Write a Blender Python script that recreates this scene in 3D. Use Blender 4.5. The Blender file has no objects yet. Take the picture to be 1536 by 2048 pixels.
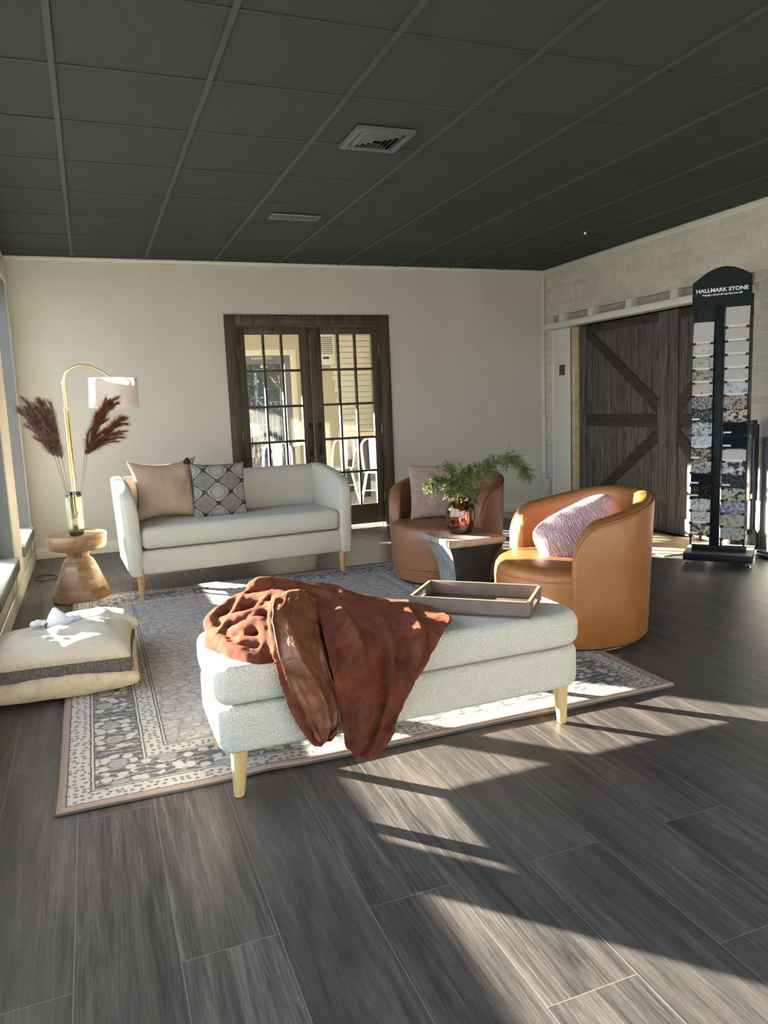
import bpy, bmesh, math, random
from math import sin, cos, pi, radians as R, sqrt, exp, atan2
from mathutils import Vector, Matrix, noise
S = bpy.context.scene
COL = S.collection
random.seed(7)

# ------------------------------------------------------------ camera
F, YAW, PITCH, ROLL = 1515.0, 0.3639196, 0.1422521, -0.0399268
cy_, sy_, cp_, sp_, cr_, sr_ = cos(YAW), sin(YAW), cos(PITCH), sin(PITCH), cos(ROLL), sin(ROLL)
fwd = Vector((sy_*cp_, cy_*cp_, -sp_)); rt = Vector((cy_, -sy_, 0)); up = rt.cross(fwd)
r2 = cr_*rt + sr_*up; u2 = -sr_*rt + cr_*up
cam = bpy.data.cameras.new('camera'); co = bpy.data.objects.new('camera', cam); COL.objects.link(co)
co.matrix_world = Matrix(((r2.x, u2.x, -fwd.x, 0), (r2.y, u2.y, -fwd.y, 0), (r2.z, u2.z, -fwd.z, 1.263), (0, 0, 0, 1)))
cam.sensor_fit = 'VERTICAL'; cam.sensor_height = 36; cam.lens = 36*F/2048; cam.clip_end = 300; cam.clip_start = .05
S.camera = co

# ------------------------------------------------------------ light, sky, exposure
SUN_K = 5.6
SUN_DIR = Vector((.676, -.737, -1/SUN_K)).normalized()
EXPOSURE = 0.0
sd = bpy.data.lights.new('sun', 'SUN'); sd.energy = 165; sd.color = (1, .88, .70); sd.angle = R(.55)
so = bpy.data.objects.new('sun', sd); COL.objects.link(so)
so.rotation_mode = 'QUATERNION'; so.rotation_quaternion = SUN_DIR.to_track_quat('-Z', 'Y'); so.location = (-8, 12, 9)
w = bpy.data.worlds.new('sky'); S.world = w; w.use_nodes = True
nt = w.node_tree; bg = nt.nodes['Background']
tc = nt.nodes.new('ShaderNodeTexCoord'); sx = nt.nodes.new('ShaderNodeSeparateXYZ'); nt.links.new(tc.outputs['Generated'], sx.inputs[0])
rp = nt.nodes.new('ShaderNodeValToRGB'); nt.links.new(sx.outputs['Z'], rp.inputs[0])
rp.color_ramp.elements[0].position = 0; rp.color_ramp.elements[0].color = (.84, .91, 1, 1)
rp.color_ramp.elements[1].position = .7; rp.color_ramp.elements[1].color = (.46, .68, 1, 1)
nt.links.new(rp.outputs[0], bg.inputs[0]); bg.inputs[1].default_value = 5.3
S.view_settings.view_transform = 'Standard'; S.view_settings.look = 'None'; S.view_settings.exposure = EXPOSURE
S.view_settings.gamma = 1; S.view_settings.use_curve_mapping = False
S.cycles.max_bounces = 12; S.cycles.diffuse_bounces = 6; S.cycles.transparent_max_bounces = 24

def portal(x, y, z, sxx, szz, rot):
    l = bpy.data.lights.new('window_portal', 'AREA'); l.shape = 'RECTANGLE'; l.size = sxx; l.size_y = szz
    l.cycles.is_portal = True
    o = bpy.data.objects.new('window_portal', l); COL.objects.link(o); o.location = (x, y, z); o.rotation_euler = rot
D = 7.36; HC = 2.63; XL = -.56; YF = -1.9
portal(-.74, 2.6, 1.4, 6.3, 2.1, (R(90), 0, R(-90)))
portal(-.74, 6.66, 1.4, 1.0, 2.1, (R(90), 0, R(-90)))
portal(2.0, YF-.1, 1.35, 4.9, 2.4, (R(90), 0, R(180)))

# ------------------------------------------------------------ helpers
def newobj(name, data, parent=None, loc=(0, 0, 0), rot=(0, 0, 0)):
    o = bpy.data.objects.new(name, data); COL.objects.link(o)
    o.location = loc; o.rotation_euler = rot
    if parent: o.parent = parent
    return o
def tag(o, label=None, cat=None, group=None, kind=None):
    if label: o['label'] = label
    if cat: o['category'] = cat
    if group: o['group'] = group
    if kind: o['kind'] = kind
    return o
def thing(name, label, cat, loc=(0, 0, 0), rz=0, group=None):
    return tag(newobj(name, None, None, loc, (0, 0, rz)), label, cat, group)
def struct(name, bm, m, parent=None, ang=35):
    o = obj(name, bm, m, parent, ang)
    if not parent: o['kind'] = 'structure'
    return o
def obj(name, bm, m, parent=None, ang=35, loc=(0, 0, 0), rot=(0, 0, 0), recalc=True):
    me = bpy.data.meshes.new(name)
    if recalc: bmesh.ops.recalc_face_normals(bm, faces=bm.faces)
    bm.to_mesh(me); bm.free()
    for p in me.polygons: p.use_smooth = True
    me.set_sharp_from_angle(angle=R(ang))
    for mm in (m if isinstance(m, (list, tuple)) else [m]): me.materials.append(mm)
    return newobj(name, me, parent, loc, rot)
def B(): return bmesh.new()
def merge(dst, src, mat=None):
    if mat is not None: src.transform(mat)
    me = bpy.data.meshes.new('t'); src.to_mesh(me); src.free(); dst.from_mesh(me); bpy.data.meshes.remove(me)
    return dst
def box(bm, x0, x1, y0, y1, z0, z1, bev=0, seg=2, mat=None):
    t = B(); bmesh.ops.create_cube(t, size=1)
    t.transform(Matrix.Translation(((x0+x1)/2, (y0+y1)/2, (z0+z1)/2)) @ Matrix.Diagonal((abs(x1-x0), abs(y1-y0), abs(z1-z0), 1)))
    if bev: bmesh.ops.bevel(t, geom=list(t.edges), offset=bev, segments=seg, profile=.5, affect='EDGES')
    return merge(bm, t, mat)
def lathe(bm, prof, n=48, mat=None, cap=True):
    t = B(); rings = []
    for (r, z) in prof: rings.append([t.verts.new((r*cos(2*pi*i/n), r*sin(2*pi*i/n), z)) for i in range(n)])
    for a, b in zip(rings, rings[1:]):
        for i in range(n): t.faces.new((a[i], a[(i+1) % n], b[(i+1) % n], b[i]))
    if cap:
        t.faces.new(rings[0][::-1]); t.faces.new(rings[-1])
    return merge(bm, t, mat)
def tube(bm, pts, r, n=10, mat=None):
    t = B(); pts = [Vector(p) for p in pts]; rings = []
    rr = r if isinstance(r, (list, tuple)) else [r]*len(pts)
    d0 = (pts[1]-pts[0]).normalized(); ref = Vector((0, 0, 1)) if abs(d0.z) < .9 else Vector((1, 0, 0))
    u = d0.cross(ref).normalized()
    for i, p in enumerate(pts):
        d = (pts[min(i+1, len(pts)-1)]-pts[max(i-1, 0)]).normalized()
        u = (u-d*u.dot(d)).normalized(); v = d.cross(u)
        rings.append([t.verts.new(p+rr[i]*(cos(2*pi*k/n)*u+sin(2*pi*k/n)*v)) for k in range(n)])
    for a, b in zip(rings, rings[1:]):
        for k in range(n): t.faces.new((a[k], a[(k+1) % n], b[(k+1) % n], b[k]))
    t.faces.new(rings[0][::-1]); t.faces.new(rings[-1])
    return merge(bm, t, mat)
def cr(pts, n=8):
    P = [Vector(p) for p in pts]; P = [2*P[0]-P[1]]+P+[2*P[-1]-P[-2]]; out = []
    for i in range(1, len(P)-2):
        a, b, c, d = P[i-1:i+3]
        for k in range(n):
            t = k/n
            out.append(.5*((2*b)+(c-a)*t+(2*a-5*b+4*c-d)*t*t+(3*b-a-3*c+d)*t**3))
    out.append(P[-2]); return out
def prism(bm, poly, h0, h1, plane='XY', bev=0, seg=2, mat=None):
    """poly in 2D extruded along the third axis; XY->z, XZ->y, YZ->x"""
    t = B()
    f = {'XY': lambda a, b, h: (a, b, h), 'XZ': lambda a, b, h: (a, h, b), 'YZ': lambda a, b, h: (h, a, b)}[plane]
    A = [t.verts.new(f(a, b, h0)) for a, b in poly]; Bv = [t.verts.new(f(a, b, h1)) for a, b in poly]
    n = len(poly); t.faces.new(A); t.faces.new(Bv[::-1])
    for i in range(n): t.faces.new((A[i], Bv[i], Bv[(i+1) % n], A[(i+1) % n]))
    bmesh.ops.recalc_face_normals(t, faces=t.faces)
    if bev:
        es = [e for e in t.edges if (e.verts[0] in A) == (e.verts[1] in A)]
        bmesh.ops.bevel(t, geom=es, offset=bev, segments=seg, profile=.5, affect='EDGES')
    return merge(bm, t, mat)
def sheet(bm, fn, nu, nv, wrapu=False, mat=None, mi=0):
    t = B(); V = [[t.verts.new(fn(i/nu, j/nv)) for j in range(nv+1)] for i in range(nu if wrapu else nu+1)]
    for i in range(nu):
        for j in range(nv):
            t.faces.new((V[i][j], V[(i+1) % len(V)][j], V[(i+1) % len(V)][j+1], V[i][j+1])).material_index = mi
    return merge(bm, t, mat)
def nz(x, y=0, z=0): return noise.noise(Vector((x, y, z)))
def ss(a, b, x):
    t = max(0, min(1, (x-a)/(b-a))); return t*t*(3-2*t)

# ------------------------------------------------------------ materials
class N:
    def __init__(s, name, col=(.5, .5, .5), rough=.6, metal=0, spec=.5, **kw):
        s.m = bpy.data.materials.new(name); s.m.use_nodes = True; s.t = s.m.node_tree; s.b = s.t.nodes['Principled BSDF']
        s.set('Base Color', col); s.set('Roughness', rough); s.set('Metallic', metal); s.set('Specular IOR Level', spec)
        for k, v in kw.items(): s.set(k.replace('_', ' '), v)
    def set(s, k, v):
        i = s.b.inputs[k]
        if hasattr(v, 'is_linked') or isinstance(v, bpy.types.NodeSocket): s.t.links.new(v, i)
        else: i.default_value = (*v, 1) if isinstance(v, tuple) and len(v) == 3 and i.type == 'RGBA' else v
    def n(s, typ, props=None, **inp):
        x = s.t.nodes.new(typ)
        for k, v in (props or {}).items(): setattr(x, k, v)
        for k, v in inp.items():
            i = x.inputs[int(k[1:])] if k[0] == 'i' and k[1:].isdigit() else x.inputs[k.replace('_', ' ')]
            if isinstance(v, bpy.types.NodeSocket): s.t.links.new(v, i)
            else: i.default_value = (*v, 1) if isinstance(v, tuple) and i.type == 'RGBA' and len(v) == 3 else v
        return x
    def co(s, kind='Object', scale=(1, 1, 1), rot=(0, 0, 0), loc=(0, 0, 0)):
        c = s.n('ShaderNodeTexCoord').outputs[kind]
        return s.n('ShaderNodeMapping', None, Vector=c, Scale=scale, Rotation=rot, Location=loc).outputs[0]
    def noise(s, v, scale=5, detail=4, rough=.5, dist=0):
        return s.n('ShaderNodeTexNoise', None, Vector=v, Scale=scale, Detail=detail, Roughness=rough, Distortion=dist).outputs['Fac']
    def ramp(s, f, stops, interp='LINEAR'):
        x = s.n('ShaderNodeValToRGB', None, Fac=f); e = x.color_ramp; e.interpolation = interp
        while len(e.elements) < len(stops): e.elements.new(.5)
        for el, (p, c) in zip(e.elements, stops):
            el.position = p; el.color = (*c, 1) if isinstance(c, tuple) else (c, c, c, 1)
        return x.outputs[0]
    def mix(s, f, a, b, mode='MIX'):
        return s.n('ShaderNodeMix', {'data_type': 'RGBA', 'blend_type': mode}, i0=f, i6=a, i7=b).outputs[2]
    def math(s, op, a, b=0, c=0):
        x = s.t.nodes.new('ShaderNodeMath'); x.operation = op
        for i, v in enumerate((a, b, c)):
            if isinstance(v, bpy.types.NodeSocket): s.t.links.new(v, x.inputs[i])
            else: x.inputs[i].default_value = v
        return x.outputs[0]
    def bump(s, h, st=.3, d=.01):
        s.set('Normal', s.n('ShaderNodeBump', None, Height=h, Strength=st, Distance=d).outputs[0]); return s
def plain(name, col, rough=.5, metal=0, bump=0, bs=60, **kw):
    a = N(name, col, rough, metal, **kw)
    if bump: a.bump(a.noise(a.co(), bs, 3), bump, .004)
    return a.m
def seethrough(name, tint, gloss=.08, rough=.02):
    m = bpy.data.materials.new(name); m.use_nodes = True; t = m.node_tree; t.nodes.clear()
    o = t.nodes.new('ShaderNodeOutputMaterial'); mx = t.nodes.new('ShaderNodeMixShader'); tr = t.nodes.new('ShaderNodeBsdfTransparent'); g = t.nodes.new('ShaderNodeBsdfGlossy')
    tr.inputs[0].default_value = (*tint, 1); g.inputs['Roughness'].default_value = rough
    fr = t.nodes.new('ShaderNodeLayerWeight'); fr.inputs[0].default_value = .25
    ma = t.nodes.new('ShaderNodeMath'); ma.operation = 'MULTIPLY_ADD'; ma.inputs[1].default_value = .7; ma.inputs[2].default_value = gloss
    t.links.new(fr.outputs['Fresnel'], ma.inputs[0]); t.links.new(ma.outputs[0], mx.inputs[0])
    t.links.new(tr.outputs[0], mx.inputs[1]); t.links.new(g.outputs[0], mx.inputs[2]); t.links.new(mx.outputs[0], o.inputs[0])
    return m

# floor planks
a = N('floor_planks', rough=.42)
v = a.co('Object', rot=(0, 0, R(90)), loc=(0, -.089, 0))
br = a.n('ShaderNodeTexBrick', {'offset': .37, 'offset_frequency': 2}, Vector=v, Color1=(.0, 0, 0), Color2=(1, 1, 1), Mortar=(.5, .5, .5), Scale=1.0, Mortar_Size=.0012, Mortar_Smooth=.1, Bias=0., Brick_Width=1.22, Row_Height=.232)
idv = a.n('ShaderNodeRGBToBW', None, Color=br.outputs['Color']).outputs[0]
off = a.n('ShaderNodeCombineXYZ', None, X=a.math('MULTIPLY', idv, 7.0), Y=a.math('MULTIPLY', idv, 3.0), Z=idv).outputs[0]
vv = a.n('ShaderNodeVectorMath', {'operation': 'ADD'}, i0=a.co('Object'), i1=off).outputs[0]
st1 = a.n('ShaderNodeMapping', None, Vector=vv, Scale=(16, 1.1, 1)).outputs[0]
st2 = a.n('ShaderNodeMapping', None, Vector=vv, Scale=(90, 3.0, 1)).outputs[0]
g1 = a.noise(st1, 1.4, 6, .6, 1.2); g2 = a.noise(st2, 1.5, 4, .65, .4)
st3 = a.n('ShaderNodeMapping', None, Vector=vv, Scale=(2.5, .8, 1)).outputs[0]
g3 = a.noise(st3, 1.5, 3)
gg = a.math('ADD', a.math('MULTIPLY', g1, .6), a.math('ADD', a.math('MULTIPLY', g2, .27), a.math('MULTIPLY', g3, .33)))
g4 = a.n('ShaderNodeTexWave', {'bands_direction': 'X', 'wave_profile': 'SIN'}, Vector=a.n('ShaderNodeMapping', None, Vector=vv, Scale=(1, .10, 1)).outputs[0], Scale=26.0, Distortion=16.0, Detail=4.0, Detail_Scale=1.2, Detail_Roughness=.6).outputs['Fac']
gg = a.math('ADD', a.math('MULTIPLY', gg, .94), a.math('MULTIPLY', g4, .065))
c = a.ramp(gg, [(.38, (.013, .012, .0125)), (.50, (.042, .038, .038)), (.61, (.082, .073, .069)), (.76, (.17, .150, .136))])
c = a.mix(a.math('MULTIPLY', idv, .45), c, (.060, .054, .052))
c = a.mix(a.math('MULTIPLY', br.outputs['Fac'], .8), c, (.20, .19, .18))
a.set('Base Color', c); a.set('Roughness', a.ramp(g2, [(.3, .36), (.7, .52)]))
a.bump(a.math('SUBTRACT', g2, a.math('MULTIPLY', br.outputs['Fac'], 2.0)), .12, .002); M_floor = a.m

def wallpaint(name, col):
    a = N(name, col, .75, spec=.25); n1 = a.noise(a.co('Object'), 1.1, 3); n2 = a.noise(a.co('Object'), 160, 2)
    c2 = tuple(x*.9 for x in col)
    a.set('Base Color', a.ramp(n1, [(.35, c2), (.65, col)])); a.bump(n2, .08, .002); return a.m
M_wall = wallpaint('cream_wall_paint', (.53, .515, .475))
M_wallc = wallpaint('cream_side_wall_paint', (.55, .50, .38))
M_trim = plain('white_trim_paint', (.62, .61, .55), .5)
M_trimgrey = plain('grey_window_paint', (.115, .125, .13), .5)
M_ceil_bar = plain('dark_grid_paint', (.037, .044, .044), .6)
# ceiling tile with fissures
a = N('dark_ceiling_tile', (.03, .033, .03), .8, spec=.3)
vo = a.n('ShaderNodeTexVoronoi', {'feature': 'F1'}, Vector=a.co('Object', scale=(1, .55, 1)), Scale=75.0, Randomness=1.0).outputs['Distance']
spk = a.ramp(vo, [(.0, 0.), (.22, 1.)]); n1 = a.noise(a.co('Object'), 120, 3)
a.set('Base Color', a.mix(spk, (.012, .013, .012), a.ramp(n1, [(.3, (.026, .034, .036)), (.7, (.038, .046, .047))])))
a.bump(a.math('ADD', spk, a.math('MULTIPLY', n1, .4)), .35, .003); M_tile = a.m
# painted brick, uses UV in metres
def brickmat(name, c1, c2, mort):
    a = N(name, c1, .7, spec=.3); uv = a.n('ShaderNodeTexCoord').outputs['UV']
    wob = a.n('ShaderNodeVectorMath', {'operation': 'SCALE'}, i0=a.n('ShaderNodeTexNoise', None, Vector=uv, Scale=9.0, Detail=2.0).outputs['Color'], Scale=.008).outputs[0]
    uvw = a.n('ShaderNodeVectorMath', {'operation': 'ADD'}, i0=uv, i1=wob).outputs[0]
    br = a.n('ShaderNodeTexBrick', {'offset': .5}, Vector=uvw, Color1=c1, Color2=c2, Mortar=mort, Scale=1.0, Mortar_Size=.0055, Mortar_Smooth=.4, Bias=0., Brick_Width=.285, Row_Height=.0762)
    n1 = a.noise(uv, 14, 5, .6); n2 = a.noise(uv, 90, 3)
    c = a.mix(a.ramp(n1, [(.4, .0), (.7, .35)]), br.outputs['Color'], (.34, .315, .26))
    a.set('Base Color', c)
    a.bump(a.math('ADD', a.math('MULTIPLY', br.outputs['Fac'], -.9), a.math('MULTIPLY', n2, .35)), .7, .006); return a.m
M_brick = brickmat('painted_brick', (.58, .55, .47), (.50, .47, .40), (.70, .67, .58))
def wood(name, ca, cb, cc=None, ax='z', sc=1., rough=.5, bump=.2, dist=1.0):
    a = N(name, ca, rough, spec=.35); s_ = {'z': (14, 14, 1), 'x': (1, 14, 14), 'y': (14, 1, 14)}[ax]
    v = a.co('Object', scale=tuple(q*sc for q in s_)); g = a.noise(v, 1.6, 6, .6, dist)
    v2 = a.co('Object', scale=tuple(q*sc*4 for q in s_)); g2 = a.noise(v2, 1.6, 3, .6, .3)
    f = a.math('ADD', a.math('MULTIPLY', g, .7), a.math('MULTIPLY', g2, .3))
    st = [(.36, ca), (.62, cb)] + ([(.74, cc)] if cc else [])
    a.set('Base Color', a.ramp(f, st)); a.bump(g2, bump, .002); return a.m
M_darkwood = wood('stained_door_wood', (.030, .020, .013), (.085, .060, .038), (.12, .088, .055))
M_darkwood2 = wood('dark_door_wood', (.022, .015, .011), (.06, .042, .028))
M_barn = wood('weathered_barn_wood', (.022, .024, .030), (.13, .115, .10), (.34, .29, .23), sc=.9, rough=.7, bump=.5, dist=2.5)
M_barnx = wood('dark_barn_brace_wood', (.012, .010, .009), (.045, .036, .028), (.08, .065, .05), ax='y', rough=.65)
M_ash = wood('blond_leg_wood', (.50, .34, .15), (.66, .49, .25), rough=.45)
M_oak = wood('tan_leg_wood', (.36, .21, .11), (.50, .32, .18), rough=.45)
M_ply = wood('plywood', (.42, .31, .19), (.62, .49, .33), ax='y', sc=.5, rough=.7)
# butcher block drum
a = N('block_glued_wood', rough=.38)
uv = a.n('ShaderNodeTexCoord').outputs['UV']
br = a.n('ShaderNodeTexBrick', {'offset': .43}, Vector=uv, Color1=(.0, 0, 0), Color2=(1, 1, 1), Mortar=(.3, .3, .3), Scale=1., Mortar_Size=.0008, Bias=0., Brick_Width=.115, Row_Height=.033)
idv = a.n('ShaderNodeRGBToBW', None, Color=br.outputs['Color']).outputs[0]
g = a.noise(a.n('ShaderNodeMapping', None, Vector=uv, Scale=(9, 70, 1)).outputs[0], 2, 5, .6, .6)
f = a.math('ADD', a.math('MULTIPLY', idv, .5), a.math('MULTIPLY', g, .5))
a.set('Base Color', a.ramp(f, [(.2, (.15, .075, .036)), (.5, (.26, .145, .075)), (.8, (.38, .235, .125))])); M_block = a.m
# boucle
def boucle(name, col, sc=190, d=.006):
    a = N(name, col, .95, spec=.15, Sheen_Weight=.3, Sheen_Roughness=.5)
    v = a.co('Object'); vo = a.n('ShaderNodeTexVoronoi', {'feature': 'SMOOTH_F1'}, Vector=v, Scale=float(sc), Randomness=1.0).outputs['Distance']
    n1 = a.noise(v, sc*.7, 4, .7)
    h = a.math('ADD', a.math('MULTIPLY', vo, -1.2), n1)
    a.set('Base Color', a.mix(a.ramp(h, [(-.0, 1.), (.35, 0.)]), col, tuple(x*.78 for x in col)))
    a.bump(h, .9, d); return a.m
M_boucle = boucle('cream_boucle', (.76, .725, .62), 240)
M_boucle2 = boucle('ivory_boucle', (.76, .72, .60), 210, .006)
M_terry = boucle('cream_terry', (.66, .58, .46), 260, .004)
def leather(name, c1, c2, rough=.38):
    a = N(name, c1, rough, spec=.5); v = a.co('Object')
    n1 = a.noise(v, 5, 5, .6); vo = a.n('ShaderNodeTexVoronoi', {'feature': 'DISTANCE_TO_EDGE'}, Vector=v, Scale=260.0).outputs['Distance']
    a.set('Base Color', a.ramp(n1, [(.3, c1), (.7, c2)])); a.set('Roughness', a.ramp(a.noise(v, 30, 3), [(.3, rough-.04), (.7, rough+.12)]))
    a.bump(a.math('ADD', a.ramp(vo, [(0, 0.), (.12, 1.)]), a.math('MULTIPLY', n1, 3.)), .09, .003); return a.m
M_leather = leather('tan_leather', (.215, .082, .020), (.28, .110, .030), .36)
M_leather1 = leather('brown_leather', (.185, .078, .034), (.235, .102, .046))
M_leather_p = leather('taupe_suede', (.34, .245, .175), (.42, .31, .235), .6)
M_pipe = plain('dark_tan_piping', (.20, .075, .022), .45)
M_black = plain('black_metal', (.005, .008, .009), .5, spec=.22)
M_blackpl = plain('black_plastic', (.012, .013, .015), .4)
M_iron = plain('black_iron', (.01, .01, .01), .45, .5)
M_brass = plain('brushed_brass', (.72, .52, .22), .28, 1.0)
M_chrome = plain('chrome', (.8, .8, .8), .12, 1.0)
M_steelp = plain('satin_hinge', (.65, .62, .55), .35, .9)
M_glass = seethrough('window_glass', (.95, .97, .97), .03)
M_vent = plain('dark_vent_paint', (.09, .10, .095), .5)
M_ventdark = plain('vent_throat', (.012, .012, .012), .8)
def cloth(name, col, sc=500, col2=None, sheen=.2, bump=.3):
    a = N(name, col, .9, spec=.2, Sheen_Weight=sheen); v = a.co('Object')
    n1 = a.noise(v, 25, 4, .6); n2 = a.noise(v, sc, 2)
    a.set('Base Color', a.ramp(n1, [(.3, tuple(x*.88 for x in col)), (.7, col2 or col)])); a.bump(n2, bump, .002); return a.m
M_fur = None
a = N('rust_plush', rough=.9, spec=.1, Sheen_Weight=.25, Sheen_Roughness=.35, Sheen_Tint=(.85, .30, .16, 1))
v = a.co('Object'); n1 = a.noise(v, 16, 5, .65, .8); n2 = a.noise(v, 420, 3, .7)
a.set('Base Color', a.ramp(n1, [(.3, (.070, .021, .012)), (.5, (.125, .037, .020)), (.72, (.20, .062, .032))])); a.bump(a.math('ADD', a.math('MULTIPLY', n1, 1.4), n2), .7, .006); M_fur = a.m
a = N('rust_satin', rough=.46, spec=.5)
v = a.co('Object'); n1 = a.noise(v, 9, 4, .6, 1.0)
a.set('Base Color', a.ramp(n1, [(.3, (.12, .038, .016)), (.7, (.19, .066, .028))])); a.bump(n1, .5, .02); M_satin = a.m
# rug
RW_, RL_ = 2.475, 3.05
a = N('faded_oriental_rug', rough=.95, spec=.1)
oc = a.n('ShaderNodeTexCoord').outputs['Object']; wv = a.n('ShaderNodeTexNoise', None, Vector=oc, Scale=30.0, Detail=2.0).outputs['Color']
wv = a.n('ShaderNodeVectorMath', {'operation': 'SCALE'}, i0=wv, Scale=.008).outputs[0]
v = a.n('ShaderNodeVectorMath', {'operation': 'ADD'}, i0=oc, i1=wv).outputs[0]
s_ = a.n('ShaderNodeSeparateXYZ', None, Vector=v)
dx = a.math('SUBTRACT', RW_/2+.004, a.math('ABSOLUTE', s_.outputs[0])); dy = a.math('SUBTRACT', RL_/2+.004, a.math('ABSOLUTE', s_.outputs[1]))
d = a.math('MINIMUM', dx, dy)
LT = (.50, .47, .44); DK = (.105, .11, .115); PK = (.36, .26, .22)
vo1 = a.n('ShaderNodeTexVoronoi', {'voronoi_dimensions': '2D'}, Vector=v, Scale=21.0, Randomness=.65); f1 = a.ramp(vo1.outputs['Distance'], [(.36, 1.), (.42, 0.)])
vo2 = a.n('ShaderNodeTexVoronoi', {'voronoi_dimensions': '2D'}, Vector=v, Scale=5.6, Randomness=.45); f2 = a.ramp(vo2.outputs['Distance'], [(.22, 0.), (.25, 1.), (.50, 1.), (.56, 0.)])
f2c = a.ramp(vo2.outputs['Distance'], [(.17, 1.), (.21, 0.)])
wav = a.n('ShaderNodeTexWave', {'wave_type': 'RINGS'}, Vector=v, Scale=9.0, Distortion=7.0, Detail=3.0, Detail_Scale=2.0).outputs['Fac']
wl = a.ramp(wav, [(.78, 0.), (.9, 1.)])
bl = a.mix(a.math('MULTIPLY', f1, f2), a.mix(a.math('MULTIPLY', wl, .5), DK, LT), LT); bl = a.mix(a.math('MULTIPLY', f2c, .7), bl, (.40, .36, .34))
vo3 = a.n('ShaderNodeTexVoronoi', {'voronoi_dimensions': '2D'}, Vector=v, Scale=38.0, Randomness=.6); dots = a.ramp(vo3.outputs['Distance'], [(.24, 1.), (.34, 0.)])
lb = a.mix(a.math('MULTIPLY', dots, .8), LT, DK)
vo4 = a.n('ShaderNodeTexVoronoi', {'voronoi_dimensions': '2D', 'feature': 'DISTANCE_TO_EDGE'}, Vector=v, Scale=13.0); f4 = a.ramp(vo4.outputs['Distance'], [(.02, 1.), (.09, 0.)])
fl = a.noise(v, 2.3, 3); fld = a.ramp(fl, [(.35, (.31, .30, .32)), (.5, (.40, .36, .33)), (.65, (.44, .32, .27))])
fld = a.mix(a.math('MULTIPLY', f4, .75), fld, (.17, .17, .18)); vo5 = a.n('ShaderNodeTexVoronoi', {'voronoi_dimensions': '2D'}, Vector=v, Scale=17.0, Randomness=.9); fld = a.mix(a.math('MULTIPLY', a.ramp(vo5.outputs['Distance'], [(.18, 1.), (.26, 0.)]), .6), fld, (.52, .50, .48)); fld = a.mix(a.math('MULTIPLY', a.ramp(a.noise(v, 26, 5, .7, .8), [(.5, 0.), (.6, 1.)]), .5), fld, (.52, .49, .46))
fld = a.mix(a.math('MULTIPLY', wl, .35), fld, (.2, .2, .22))
def step(dd, e): return a.math('GREATER_THAN', dd, e)
c = PK
c = a.mix(step(d, .036), c, DK); c = a.mix(step(d, .041), c, lb); c = a.mix(step(d, .112), c, DK); c = a.mix(step(d, .118), c, LT); c = a.mix(step(d, .125), c, DK); c = a.mix(step(d, .13), c, bl)
c = a.mix(step(d, .29), c, DK); c = a.mix(step(d, .296), c, LT); c = a.mix(step(d, .303), c, DK); c = a.mix(step(d, .308), c, lb); c = a.mix(step(d, .372), c, DK); c = a.mix(step(d, .378), c, LT); c = a.mix(step(d, .384), c, DK); c = a.mix(step(d, .389), c, fld)
wear = a.noise(v, 60, 4, .7); c = a.mix(a.math('MULTIPLY', a.ramp(wear, [(.45, 0.), (.7, 1.)]), .35), c, (.42, .40, .38))
a.set('Base Color', c); a.bump(a.noise(oc, 500, 2), .5, .003); M_rug = a.m
M_binding = cloth('rug_binding', (.10, .09, .085), 300)

# ------------------------------------------------------------ room shell
bm = B(); box(bm, XL-.3, 5.1, YF-.3, D+.12, -.12, 0); struct('floor', bm, M_floor)
# back wall with door opening
DX0, DX1, DZ = 1.37, 2.83, 2.06
bm = B(); box(bm, XL-.2, DX0, D, D+.12, 0, HC+.1); box(bm, DX1, 4.82, D, D+.12, 0, HC+.1); box(bm, DX0, DX1, D, D+.12, DZ, HC+.1)
wall_back = struct('wall_back', bm, M_wall)
bm = B()
for (x0, x1, z0, z1) in ((.72, .86, 2.585, 2.612), (.55, .63, 2.59, 2.612), (1.05, 1.4, 2.596, 2.612), (3.2, 3.5, 2.594, 2.612), (3.9, 4.3, 2.598, 2.612), (.2, .3, 2.6, 2.612)):
    box(bm, x0, x1, D-.0015, D+.01, z0, z1)
obj('unpainted_patch', bm, plain('bare_plaster', (.45, .40, .28), .8), wall_back)
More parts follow.
